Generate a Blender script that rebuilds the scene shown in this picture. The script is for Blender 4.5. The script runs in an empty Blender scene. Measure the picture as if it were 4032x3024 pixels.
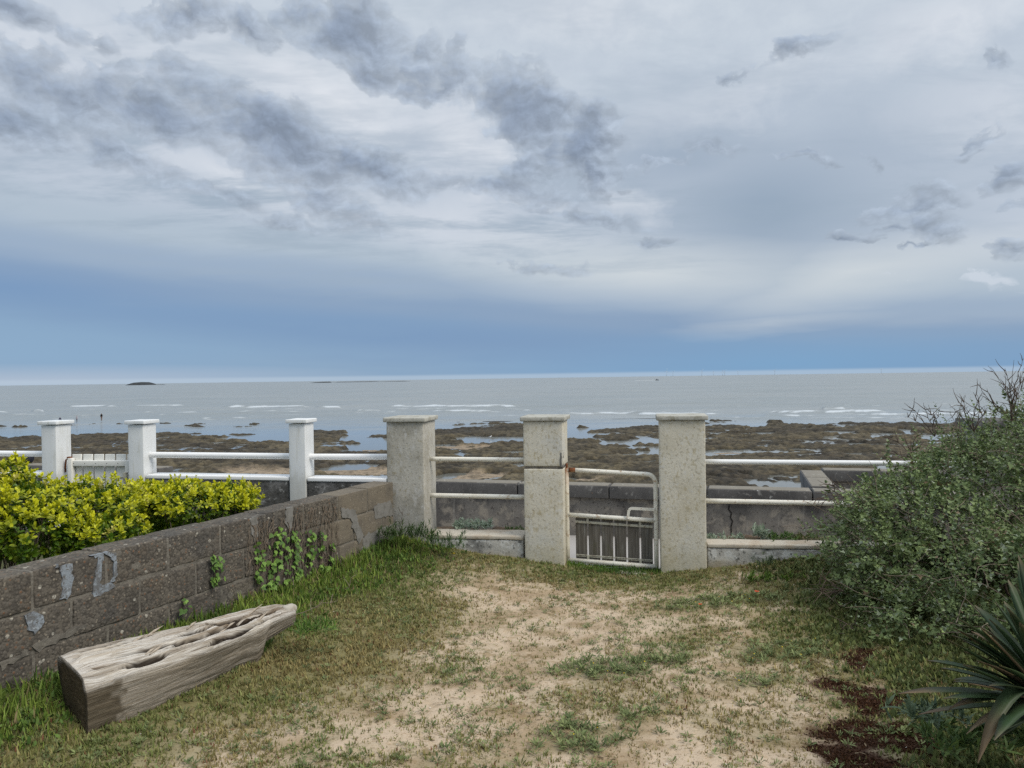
import bpy, math
import numpy as np
from mathutils import Matrix, Vector

scene = bpy.context.scene
COL = scene.collection
R = math.radians

# ------------------------------------------------------------------ camera
F_PX, W_PX, H_PX = 3000.0, 4032.0, 3024.0
CAM_H, SEA = 1.65, -7.4
PITCH, ROLL = R(-0.44), R(-0.82)
cam_d = bpy.data.cameras.new('camera')
cam = bpy.data.objects.new('camera', cam_d)
COL.objects.link(cam)
cam_d.sensor_width = 36.0
cam_d.lens = 36.0 * F_PX / W_PX
cam_d.clip_start, cam_d.clip_end = 0.05, 120000
cam.matrix_world = (Matrix.Translation((0, 0, CAM_H)) @ Matrix.Rotation(R(90) + PITCH, 4, 'X')
                    @ Matrix.Rotation(ROLL, 4, 'Z'))
scene.camera = cam
CM = np.array(cam.matrix_world)[:3, :3]

def ray(px, py):
    """direction of a photo pixel, scaled to one metre of depth along +Y"""
    d = CM @ np.array([(px - W_PX / 2) / F_PX, -(py - H_PX / 2) / F_PX, -1.0])
    return d / d[1]
def at_depth(px, py, depth):
    return np.array([0, 0, CAM_H]) + ray(px, py) * depth
def at_height(px, py, z):
    d = ray(px, py)
    return np.array([0, 0, CAM_H]) + d * ((z - CAM_H) / d[2])
def at_plane(px, py, p0, n):
    d = ray(px, py); o = np.array([0, 0, CAM_H])
    return o + d * (np.dot(np.array(p0) - o, n) / np.dot(d, n))

# ------------------------------------------------------------------ node helper
class NT:
    def __init__(s, tree): s.t = tree; s.n = tree.nodes; s.l = tree.links
    def new(s, typ, **kw):
        nd = s.n.new(typ)
        for k, v in kw.items(): setattr(nd, k, v)
        return nd
    def put(s, sock, v):
        if v is None: return
        if hasattr(v, 'is_output') or isinstance(v, bpy.types.NodeSocket): s.l.new(v, sock)
        else: sock.default_value = v
    def math(s, op, a, b=None, c=None, clamp=False):
        nd = s.new('ShaderNodeMath', operation=op, use_clamp=clamp)
        s.put(nd.inputs[0], a); s.put(nd.inputs[1], b)
        if c is not None: s.put(nd.inputs[2], c)
        return nd.outputs[0]
    def vmath(s, op, a, b=None):
        nd = s.new('ShaderNodeVectorMath', operation=op)
        s.put(nd.inputs[0], a); s.put(nd.inputs[1], b)
        return nd.outputs[0]
    def rng(s, v, lo, hi, a=0.0, b=1.0, smooth=True):
        nd = s.new('ShaderNodeMapRange', interpolation_type='SMOOTHSTEP' if smooth else 'LINEAR')
        s.put(nd.inputs[0], v)
        for i, q in zip((1, 2, 3, 4), (lo, hi, a, b)): s.put(nd.inputs[i], q)
        return nd.outputs[0]
    def mix(s, f, a, b, mode='MIX'):
        nd = s.new('ShaderNodeMix', data_type='RGBA', blend_type=mode)
        s.put(nd.inputs[0], f)
        s.put(nd.inputs[6], (*a, 1) if isinstance(a, tuple) and len(a) == 3 else a)
        s.put(nd.inputs[7], (*b, 1) if isinstance(b, tuple) and len(b) == 3 else b)
        return nd.outputs[2]
    def noise(s, vec, scale=1.0, detail=4, rough=0.55, dist=0.0, out=0):
        nd = s.new('ShaderNodeTexNoise')
        s.put(nd.inputs['Vector'], vec); nd.inputs['Scale'].default_value = scale
        nd.inputs['Detail'].default_value = detail; nd.inputs['Roughness'].default_value = rough
        nd.inputs['Distortion'].default_value = dist
        return nd.outputs[out]
    def voro(s, vec, scale, feature='F1', out=0):
        nd = s.new('ShaderNodeTexVoronoi', feature=feature)
        s.put(nd.inputs['Vector'], vec); nd.inputs['Scale'].default_value = scale
        return nd.outputs[out]
    def scalev(s, vec, sc):
        return s.vmath('MULTIPLY', vec, tuple(sc))

def lin(r, g, b):
    f = lambda c: (c / 255 / 12.92) if c / 255 <= 0.04045 else ((c / 255 + 0.055) / 1.055) ** 2.4
    return (f(r), f(g), f(b))

# ------------------------------------------------------------------ world: clouded sky over a clear-sky base
SUN_EL, SUN_AZ = R(46), R(122)              # azimuth measured from +Y (seaward) towards +X
world = bpy.data.worlds.new('World'); scene.world = world
world.use_nodes = True
wt = NT(world.node_tree); wt.n.clear()
def build_sky():
    t = wt
    gen = t.new('ShaderNodeTexCoord').outputs['Generated']
    sep = t.new('ShaderNodeSeparateXYZ'); t.l.new(gen, sep.inputs[0])
    x, y, z = sep.outputs
    U = t.math('ARCTAN2', x, y)
    zz = t.math('ADD', t.math('ABSOLUTE', z), 0.10)
    cmb = t.new('ShaderNodeCombineXYZ')
    t.l.new(t.math('DIVIDE', x, zz), cmb.inputs[0]); t.l.new(t.math('DIVIDE', y, zz), cmb.inputs[1])
    P = cmb.outputs[0]
    cuv = t.new('ShaderNodeCombineXYZ'); t.l.new(U, cuv.inputs[0]); t.l.new(z, cuv.inputs[1]); UV = cuv.outputs[0]
    n_big = t.noise(P, 0.55, 4, 0.55)
    c_uv = t.noise(UV, 10.0, 4, 0.62, 0.0, out=1)
    UVs = t.scalev(UV, (1.0, 1.5, 1))
    UVd = t.vmath('ADD', UVs, t.vmath('MULTIPLY', t.vmath('SUBTRACT', c_uv, (.5, .5, .5)), (.05, .05, 0)))
    c_fine = t.noise(UVd, 20.0, 6, 0.60)
    c_fin2 = t.noise(t.vmath('ADD', UVd, (0.003, 0.010, 0)), 20.0, 6, 0.60)
    emboss = t.math('SUBTRACT', c_fine, c_fin2)
    cw = t.new('ShaderNodeCombineXYZ'); nb0 = t.math('SUBTRACT', n_big, .5)
    t.l.new(t.math('MULTIPLY', nb0, .16), cw.inputs[0]); t.l.new(t.math('MULTIPLY', nb0, -.07), cw.inputs[1]); w1 = cw.outputs[0]
    w2 = t.vmath('MULTIPLY', t.vmath('SUBTRACT', c_uv, (.5, .5, .5)), (0.10, 0.055, 0))
    fw = t.new('ShaderNodeCombineXYZ'); fz = t.math('SUBTRACT', c_fine, .5)
    t.l.new(t.math('MULTIPLY', fz, .10), fw.inputs[0]); t.l.new(t.math('MULTIPLY', fz, -.04), fw.inputs[1])
    UVw = t.vmath('ADD', t.vmath('ADD', t.vmath('ADD', UV, w1), w2), fw.outputs[0])

    def uv(px, py):
        d = ray(px, py); d = d / np.linalg.norm(d)
        return math.atan2(d[0], d[1]), d[2]
    def blob(px, py, rx, ry, ang=0.0, vec=None):
        u, v = uv(px, py); k = 1 / (1 + math.tan(u) ** 2)
        m = t.new('ShaderNodeMapping', vector_type='TEXTURE')
        m.inputs['Location'].default_value = (u, v, 0)
        m.inputs['Rotation'].default_value = (0, 0, -R(ang))
        m.inputs['Scale'].default_value = (rx / F_PX * math.sqrt(k) , ry / F_PX * math.sqrt(k), 1)
        t.l.new(vec if vec is not None else UVw, m.inputs['Vector'])
        g = t.new('ShaderNodeTexGradient', gradient_type='SPHERICAL')
        t.l.new(m.outputs[0], g.inputs[0])
        return g.outputs['Fac']
    def total(rows, vec=None):
        acc = None
        for *b, amp in rows:
            f = t.math('MULTIPLY', blob(*b, vec=vec), amp)
            acc = f if acc is None else t.math('MAXIMUM', acc, f) if amp > 0 else t.math('ADD', acc, f)
        return acc
    DARK = [  # px, py, rx, ry, tilt (clockwise), amount
        (230, 350, 460, 190, 14, 1.0), (640, 440, 560, 150, 14, 1.05), (1080, 540, 560, 210, 18, 1.25), (1450, 650, 420, 150, 16, 1.0),
        (1240, 740, 260, 130, 24, .85), (60, 480, 330, 150, 5, .95), (430, 580, 380, 110, 18, .8), (820, 730, 360, 70, 14, .7),
        (1050, 850, 420, 70, 8, .62), (1400, 850, 330, 130, 20, .62),
        (1350, 110, 430, 190, 12, 1.15), (700, 20, 300, 110, -5, 1.0), (950, 90, 200, 120, 15, .85), (1430, 270, 360, 130, 10, .85),
        (1700, 320, 360, 130, -16, .95), (1640, 190, 200, 160, 10, .75),
        (2060, 440, 470, 230, 8, 1.15), (2330, 560, 240, 300, 20, 1.2), (2400, 690, 150, 140, 40, 1.0), (2020, 660, 420, 160, 6, .85),
        (2000, 760, 560, 90, 8, .85), (2280, 850, 420, 50, 7, .75), (2520, 920, 240, 40, 8, .7), (2150, 1050, 420, 60, 6, .6),
        (60, 20, 260, 90, 10, .95), (250, 110, 200, 70, 20, .6), (430, 250, 320, 70, -8, .62), (740, 240, 260, 100, 20, .6), (400, 155, 130, 60, 5, .6),
        (3550, 770, 270, 100, -8, .8), (3640, 880, 220, 130, 40, .8), (3330, 915, 170, 32, 4, .95), (3490, 880, 120, 36, 0, .85), (3560, 950, 170, 26, -8, .9),
        (3920, 255, 140, 60, 0, .75), (3800, 540, 200, 50, -20, .7), (3990, 665, 260, 60, -10, .7), (3920, 770, 160, 40, -8, .7),
        (3170, 625, 130, 45, 3, .8), (2800, 590, 240, 60, 8, .65), (2640, 650, 200, 40, -10, .6), (3160, 215, 330, 60, -12, .75), (2880, 300, 150, 30, -8, .7), (3370, 640, 90, 70, 0, .65),
        (3990, 965, 120, 80, -20, .75),
        (1480, 420, 620, 80, 19, -.75), (1870, 560, 240, 150, 30, -.8), (1250, 330, 420, 60, 14, -.6), (2350, 330, 300, 90, 10, -.5)]
    dsum = total(DARK)
    # outside the picture the same broken cloud goes on
    far = t.rng(t.math('ABSOLUTE', U), 0.62, 0.85)
    hi = t.rng(z, 0.46, 0.56)
    rest = t.math('MAXIMUM', far, hi)
    dsum = t.math('ADD', dsum, t.math('MULTIPLY', rest, t.math('MULTIPLY', t.rng(n_big, .48, .66), t.rng(z, 0.12, 0.25, 0, .7))))
    sep2 = t.new('ShaderNodeSeparateXYZ'); t.l.new(c_uv, sep2.inputs[0])
    edge = t.math('ADD', t.math('MULTIPLY', t.math('SUBTRACT', c_fine, 0.5), 1.0), t.math('MULTIPLY', t.math('SUBTRACT', sep2.outputs[0], 0.5), 0.7))
    dtot = t.math('ADD', dsum, t.math('MULTIPLY', edge, t.rng(dsum, .0, .30)))
    D = t.math('ADD', t.rng(dtot, 0.24, 0.44, 0, .62), t.rng(dtot, 0.30, 0.80, 0, .38))
    # veil colours against height; the rain-blue band lies lower to the right
    vs = t.math('ADD', z, t.math('MULTIPLY', t.math('MAXIMUM', t.math('MINIMUM', U, 0.9), -0.9), 0.075))
    vs = t.math('ADD', vs, t.math('MULTIPLY', t.math('SUBTRACT', n_big, 0.5), 0.05))
    cr = t.new('ShaderNodeValToRGB'); t.l.new(t.math('MULTIPLY', t.math('ADD', vs, 0.1), 1.25), cr.inputs[0])
    ST = [(-.02, (140, 169, 198)), (.02, (135, 166, 198)), (.055, (128, 158, 193)), (.085, (138, 162, 192)), (.112, (157, 176, 199)), (.145, (180, 194, 208)),
          (.19, (194, 204, 217)), (.27, (196, 206, 219)), (.36, (203, 213, 224)), (.46, (210, 219, 228)), (.7, (212, 220, 228))]
    cr.color_ramp.interpolation = 'EASE'
    while len(cr.color_ramp.elements) < len(ST): cr.color_ramp.elements.new(0.5)
    for e, (p, c) in zip(cr.color_ramp.elements, ST):
        e.position = (p + .1) * 1.25; e.color = (*lin(*c), 1)
    col = cr.outputs[0]
    soft = UV
    wsoft = t.vmath('ADD', UV, w1)
    # clearer air low on the right, paler air low on the left
    col = t.mix(t.math('MULTIPLY', total([(3100, 1430, 1500, 150, 0, .9), (4300, 1430, 1200, 190, 0, .7)], soft), 1.0, clamp=True), col, lin(123, 166, 205))
    col = t.mix(total([(100, 1400, 1200, 150, 3, .8)], soft), col, lin(136, 170, 203))
    col = t.mix(total([(100, 1500, 1500, 70, 0, 1.1)], soft), col, lin(172, 189, 210))
    col = t.mix(total([(0, 1120, 1100, 120, 5, .75), (1500, 1330, 1500, 110, 4, .65)], wsoft), col, lin(118, 150, 190))
    # grey shafts and bright openings
    col = t.mix(total([(3000, 820, 800, 420, 0, 1.1), (2700, 620, 700, 260, 0, .8), (3300, 600, 900, 300, 0, .6), (3100, 1000, 400, 200, 0, .5)], wsoft), col, lin(154, 171, 190))
    col = t.mix(total([(2500, 1060, 900, 170, 4, .95), (3400, 1080, 800, 160, -8, .9), (3050, 1280, 500, 60, 0, .4)], wsoft), col, lin(210, 217, 222))
    col = t.mix(total([(1250, 340, 900, 170, 16, .95), (1800, 500, 350, 200, 20, .9), (450, 180, 900, 200, 4, .6), (1480, 470, 400, 120, 20, .8), (1900, 560, 200, 160, 0, .8),
                       (1250, 780, 600, 90, 10, .5), (1750, 880, 500, 160, 5, .5), (3700, 130, 400, 140, -10, .7), (3900, 420, 400, 160, 0, .5), (2250, 20, 500, 150, 0, .6), (2900, 380, 700, 130, -10, .45), (100, 130, 500, 140, 0, .6), (1000, 620, 300, 60, 15, .6), (850, 660, 400, 90, 14, .7), (1950, 800, 300, 60, 0, .6), (2450, 760, 200, 80, 30, .7)], UVw), col, lin(231, 235, 241))
    # thin wisps in the veil, thickest below the broken cloud on the left
    wis = t.rng(t.noise(t.scalev(P, (1.0, 1.9, 1)), 1.5, 5, 0.66, 0.3), .42, .68)
    low = total([(1000, 760, 1500, 420, 8, .95), (2100, 900, 1100, 260, 4, .8), (300, 200, 1200, 330, 0, .6)], UV)
    col = t.mix(t.math('MULTIPLY', wis, t.math('ADD', t.rng(z, .09, .24, 0, .34), t.math('MULTIPLY', low, .75), clamp=True)), col, lin(160, 176, 192))
    col = t.mix(t.math('MULTIPLY', t.rng(t.math('ADD', t.math('MULTIPLY', n_big, .6), t.math('MULTIPLY', c_fine, .4)), .40, .62), t.rng(z, .16, .30, 0, .26)), col, lin(168, 181, 200))
    # body of the dark clumps: lit knobs, grey-blue bases
    body = t.mix(t.rng(dtot, .35, 1.15), lin(172, 184, 199), lin(130, 144, 165))
    lit = t.math('ADD', 1.0, t.math('MULTIPLY', emboss, 2.1))
    lit = t.math('MAXIMUM', t.math('MINIMUM', lit, 1.34), .76)
    body = t.mix(1.0, body, lit, 'MULTIPLY')
    col = t.mix(t.math('MULTIPLY', D, 0.82), col, body)
    wc = t.rng(t.math('ADD', total([(3950, 1110, 140, 50, 0, .85), (3560, 1110, 90, 14, -5, .5)]), t.math('MULTIPLY', t.math('SUBTRACT', c_fine, .5), .8)), .3, .6)
    col = t.mix(t.math('MULTIPLY', wc, .7), col, lin(212, 220, 231))
    # pale strip of lit air right above the sea
    col = t.mix(t.rng(z, .0030, .0075, 0.6, 0.0), col, lin(187, 204, 221))
    sky = t.new('ShaderNodeTexSky', sky_type='NISHITA', sun_disc=False, sun_elevation=SUN_EL, sun_rotation=SUN_AZ)
    skyc = t.vmath('MULTIPLY', sky.outputs[0], (0.09, 0.09, 0.09))
    col = t.mix(0.93, skyc, col)
    # the cloud deck is brightest overhead, as under any overcast
    zen = t.rng(z, .40, 1.0, 1.0, 1.75)
    col = t.mix(1.0, col, zen, 'MULTIPLY')
    bg = t.new('ShaderNodeBackground'); t.l.new(col, bg.inputs[0]); bg.inputs[1].default_value = 0.66
    out = t.new('ShaderNodeOutputWorld'); t.l.new(bg.outputs[0], out.inputs[0])
build_sky()
world.cycles.sampling_method = 'MANUAL'; world.cycles.sample_map_resolution = 512

# ------------------------------------------------------------------ sun (veiled) and exposure
sun_d = bpy.data.lights.new('sun', 'SUN'); sun_d.energy = 1.5; sun_d.angle = R(30); sun_d.color = (1.0, 0.93, 0.82)
sun = bpy.data.objects.new('sun', sun_d); COL.objects.link(sun)
sv = Vector((math.sin(SUN_AZ) * math.cos(SUN_EL), math.cos(SUN_AZ) * math.cos(SUN_EL), math.sin(SUN_EL)))
sun.rotation_euler = sv.to_track_quat('Z', 'Y').to_euler()
scene.view_settings.view_transform = 'Standard'; scene.view_settings.look = 'None'
scene.view_settings.exposure = 0.6; scene.view_settings.gamma = 1.0
scene.view_settings.use_curve_mapping = False
scene.render.engine = 'CYCLES'; scene.cycles.use_denoising = False
scene.cycles.max_bounces = 5; scene.cycles.diffuse_bounces = 2; scene.cycles.glossy_bounces = 3
scene.cycles.transmission_bounces = 2; scene.cycles.transparent_max_bounces = 4

# ------------------------------------------------------------------ numpy noise
def _hash(i, j, k, seed):
    h = (i * 374761393 + j * 668265263 + k * 2147483647 + seed * 1274126177) & 0xFFFFFFFF
    h = ((h ^ (h >> 13)) * 1274126177) & 0xFFFFFFFF
    h = ((h ^ (h >> 16)) * 2246822519) & 0xFFFFFFFF
    return ((h ^ (h >> 15)) & 0xFFFFFF) / float(0xFFFFFF)
def vnoise(p, seed=0):
    p = np.asarray(p, float); i = np.floor(p).astype(np.int64); f = p - i; f = f * f * (3 - 2 * f)
    r = 0
    for a in (0, 1):
        for b in (0, 1):
            for c in (0, 1):
                w = (f[:, 0] if a else 1 - f[:, 0]) * (f[:, 1] if b else 1 - f[:, 1]) * (f[:, 2] if c else 1 - f[:, 2])
                r = r + w * _hash(i[:, 0] + a, i[:, 1] + b, i[:, 2] + c, seed)
    return r * 2 - 1
def fbm(p, octaves=4, seed=0, gain=0.5):
    p = np.asarray(p, float); s, a, n = 0, 1.0, 0
    for o in range(octaves):
        s = s + a * vnoise(p * 2 ** o + o * 17.3, seed + o); n += a; a *= gain
    return s / n
def fbm2(x, y, octaves=4, seed=0, gain=0.5):
    p = np.stack([np.ravel(x), np.ravel(y), np.zeros(np.size(x))], 1)
    return fbm(p, octaves, seed, gain).reshape(np.shape(x))
def sstep(a, b, x):
    t = np.clip((x - a) / (b - a), 0, 1); return t * t * (3 - 2 * t)

# ------------------------------------------------------------------ mesh and object helpers
def mesh(name, V, Fc, C=None, smooth=True, attrs=None, mat_idx=None):
    V = np.asarray(V, np.float32).reshape(-1, 3)
    me = bpy.data.meshes.new(name)
    if isinstance(Fc, np.ndarray):
        n, k = Fc.shape; flat = Fc.ravel(); starts = np.arange(n) * k; tot = np.full(n, k)
    else:
        tot = np.array([len(f) for f in Fc]); n = len(Fc)
        flat = np.concatenate([np.asarray(f) for f in Fc]); starts = np.concatenate([[0], np.cumsum(tot)[:-1]])
    me.vertices.add(len(V)); me.vertices.foreach_set('co', V.ravel())
    me.loops.add(len(flat)); me.loops.foreach_set('vertex_index', flat.astype(np.int32))
    me.polygons.add(n); me.polygons.foreach_set('loop_start', starts.astype(np.int32))
    me.polygons.foreach_set('use_smooth', np.full(n, bool(smooth)))
    if mat_idx is not None: me.polygons.foreach_set('material_index', np.asarray(mat_idx, np.int32))
    if C is not None:
        at = me.color_attributes.new('Col', 'FLOAT_COLOR', 'POINT')
        C = np.asarray(C, np.float32)
        at.data.foreach_set('color', np.hstack([C[:, :3], np.ones((len(C), 1), np.float32)]).ravel())
    for k, a in (attrs or {}).items():
        a = np.asarray(a, np.float32)
        if a.ndim == 1:
            me.attributes.new(k, 'FLOAT', 'POINT').data.foreach_set('value', a)
        else:
            me.attributes.new(k, 'FLOAT_VECTOR', 'POINT').data.foreach_set('vector', a.ravel())
    me.update(calc_edges=True); me.validate()
    return me
class G:
    """collects shapes that belong to ONE part"""
    def __init__(s): s.V, s.F, s.n = [], [], 0
    def add(s, vf):
        V, Fc = vf; s.V.append(np.asarray(V, float)); s.F += [[i + s.n for i in f] for f in Fc]; s.n += len(V); return s
    def mesh(s, name, **k): return mesh(name, np.concatenate(s.V), s.F, **k)
def tag(o, label=None, cat=None, group=None, kind=None):
    if label: o['label'] = label
    if cat: o['category'] = cat
    if group: o['group'] = group
    if kind: o['kind'] = kind
    return o
def wm(o):
    m = o.matrix_basis.copy()
    if o.parent: m = wm(o.parent) @ o.matrix_parent_inverse @ m
    return m
def add(name, me, mats, parent=None, recentre=True):
    """link a mesh given in world coordinates; top-level ones get their origin at their base"""
    o = bpy.data.objects.new(name, me); COL.objects.link(o)
    for m in (mats if isinstance(mats, (list, tuple)) else [mats]): me.materials.append(m)
    if parent:
        o.parent = parent; o.matrix_parent_inverse = wm(parent).inverted()
    elif recentre:
        n = len(me.vertices); co = np.empty(n * 3, np.float32); me.vertices.foreach_get('co', co); co = co.reshape(-1, 3)
        c = Vector(((co[:, 0].min() + co[:, 0].max()) / 2, (co[:, 1].min() + co[:, 1].max()) / 2, co[:, 2].min()))
        me.transform(Matrix.Translation(-c)); o.location = c
    return o
def empty(name, loc, **kw):
    o = bpy.data.objects.new(name, None); COL.objects.link(o); o.location = Vector([float(q) for q in loc]); o.empty_display_size = 0.1
    return tag(o, **kw)
def vf(name, VF, mats, parent=None, **k):
    return add(name, mesh(name, VF[0], VF[1], **k), mats, parent)

def rotz(V, a):
    c, s = math.cos(a), math.sin(a)
    return np.stack([V[:, 0] * c - V[:, 1] * s, V[:, 0] * s + V[:, 1] * c, V[:, 2]], 1)
def rbox(c, size, rz=0.0, r=0.006, step=0.2, amp=0.0, freq=10.0, seed=0, M=None):
    """box with rounded, optionally uneven skin: centre, full size"""
    h = np.array(size, float) / 2; r = min(r, h.min() * 0.98)
    ax = []
    for k in range(3):
        n = max(1, int(round((2 * (h[k] - r)) / step)))
        ax.append(np.concatenate([[-h[k], -h[k] + r * .45], np.linspace(-h[k] + r, h[k] - r, n + 1), [h[k] - r * .45, h[k]]]))
    P, Q = [], []; off = 0
    for k in range(3):
        a, b = [(1, 2), (2, 0), (0, 1)][k]
        for sgn in (-1, 1):
            A, B = np.meshgrid(ax[a], ax[b], indexing='ij'); na, nb = A.shape
            p = np.zeros((na * nb, 3)); p[:, a] = A.ravel(); p[:, b] = B.ravel(); p[:, k] = sgn * h[k]
            I = np.arange(na * nb).reshape(na, nb) + off
            q = np.stack([I[:-1, :-1], I[1:, :-1], I[1:, 1:], I[:-1, 1:]], -1).reshape(-1, 4)
            if sgn < 0: q = q[:, ::-1]
            P.append(p); Q.append(q); off += na * nb
    P = np.concatenate(P); Q = np.concatenate(Q)
    key = np.round(P * 1e5).astype(np.int64); _, idx, inv = np.unique(key, axis=0, return_index=True, return_inverse=True)
    P = P[idx]; Q = inv.ravel()[Q]
    inner = np.clip(P, -(h - r), h - r); d = P - inner; L = np.linalg.norm(d, axis=1, keepdims=True); d = d / np.maximum(L, 1e-9)
    V = inner + d * r
    if amp:
        nz = fbm((V + np.array(c)) * freq + seed * 7.7, 3, seed)
        V = V + d * (nz * amp)[:, None]
    if M is not None: V = V @ np.asarray(M).T
    V = rotz(V, rz) + np.array(c)
    return V, Q.tolist()
def tube(pts, rad, n=10, caps=True):
    pts = np.asarray(pts, float); m = len(pts); rad = np.broadcast_to(np.asarray(rad, float), (m,))
    T = np.gradient(pts, axis=0); T /= np.linalg.norm(T, axis=1, keepdims=True) + 1e-12
    up = np.array([0, 0, 1.0]) if abs(T[0, 2]) < .9 else np.array([1.0, 0, 0])
    V, Fc = [], []
    N = np.cross(T[0], up); N /= np.linalg.norm(N)
    ang = np.arange(n) * 2 * math.pi / n
    for i in range(m):
        N = N - T[i] * np.dot(N, T[i]); N /= np.linalg.norm(N) + 1e-12
        B = np.cross(T[i], N)
        V.append(pts[i] + rad[i] * (np.cos(ang)[:, None] * N + np.sin(ang)[:, None] * B))
    for i in range(m - 1):
        for j in range(n):
            a, b = i * n + j, i * n + (j + 1) % n
            Fc.append([a, a + n, b + n, b])
    if caps: Fc += [list(range(n)), list(range((m - 1) * n, m * n))[::-1]]
    return np.concatenate(V), Fc
def prism(poly, depth_vec):
    """extrude a closed 3-D polygon"""
    P = np.asarray(poly, float); n = len(P); Q = P + np.asarray(depth_vec, float)
    Fc = [list(range(n)), list(range(n, 2 * n))[::-1]] + [[i, n + i, n + (i + 1) % n, (i + 1) % n] for i in range(n)]
    return np.concatenate([P, Q]), Fc
def grid_faces(a, b):
    I = np.arange(a * b).reshape(a, b)
    return np.stack([I[:-1, :-1], I[:-1, 1:], I[1:, 1:], I[1:, :-1]], -1).reshape(-1, 4)

# leaf-like templates: length along +Y, upper side +Z
T_OVAL = (np.array([[0, 0, 0], [-.27, .34, .07], [.27, .34, .07], [-.25, .70, .05], [.25, .70, .05], [0, 1, -.06], [0, .34, 0], [0, .70, -.01]]),
          np.array([[0, 6, 1], [0, 2, 6], [1, 6, 7], [1, 7, 3], [2, 7, 6], [2, 4, 7], [3, 7, 5], [4, 5, 7]]))
T_STAR = (np.array([[0, 0, 0], [-.46, .22, .06], [-.22, .48, .03], [0, 1, -.08], [.22, .48, .03], [.46, .22, .06], [0, .36, -.03]]),
          np.array([[0, 6, 1], [1, 6, 2], [2, 6, 3], [3, 6, 4], [4, 6, 5], [5, 6, 0]]))
T_IVY = (np.array([[0, 0, 0], [-.38, .02, .02], [-.52, .38, .05], [-.25, .55, .03], [0, 1, -.05], [.25, .55, .03], [.52, .38, .05], [.38, .02, .02], [0, .36, 0]]),
         np.array([[0, 8, 1], [1, 8, 2], [2, 8, 3], [3, 8, 4], [4, 8, 5], [5, 8, 6], [6, 8, 7], [7, 8, 0]]))
T_BLADE = (np.array([[-.05, 0, 0], [.05, 0, 0], [-.045, .45, .05], [.045, .45, .05], [0, 1, -.05]]),
           np.array([[0, 1, 3], [0, 3, 2], [2, 3, 4]]))
T_SPRIG = (np.array([[-.09, 0, 0], [.09, 0, 0], [-.12, .55, .03], [.12, .55, .03], [0, 1, -.02]]),
           np.array([[0, 1, 3], [0, 3, 2], [2, 3, 4]]))
def unit(v): return v / (np.linalg.norm(v, axis=-1, keepdims=True) + 1e-9)
def frames(axis, hint):
    """rotation matrices with columns (x, axis, normal)"""
    Y = unit(axis); X = unit(np.cross(Y, hint)); Z = np.cross(X, Y)
    return np.stack([X, Y, Z], -1)
def scatter(tmpl, pos, M, size, col=None, width=None):
    """many copies of a template in one array mesh"""
    TV, TF = tmpl; n = len(pos); k = len(TV)
    S = np.broadcast_to(np.asarray(size, float), (n,))
    L = np.repeat(TV[None], n, 0) * S[:, None, None]
    if width is not None: L[:, :, 0] *= np.broadcast_to(width, (n,))[:, None]
    V = np.einsum('nij,nkj->nki', M, L) + pos[:, None, :]
    Fc = (TF[None] + (np.arange(n) * k)[:, None, None]).reshape(-1, TF.shape[1])
    C = np.repeat(col, k, 0) if col is not None else None
    return V.reshape(-1, 3), Fc, C
def join(parts):
    V, Fc, C, o = [], [], [], 0
    for v, f, c in parts:
        V.append(v); Fc.append(f + o); C.append(c); o += len(v)
    return np.concatenate(V), np.concatenate(Fc), np.concatenate(C)

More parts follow.
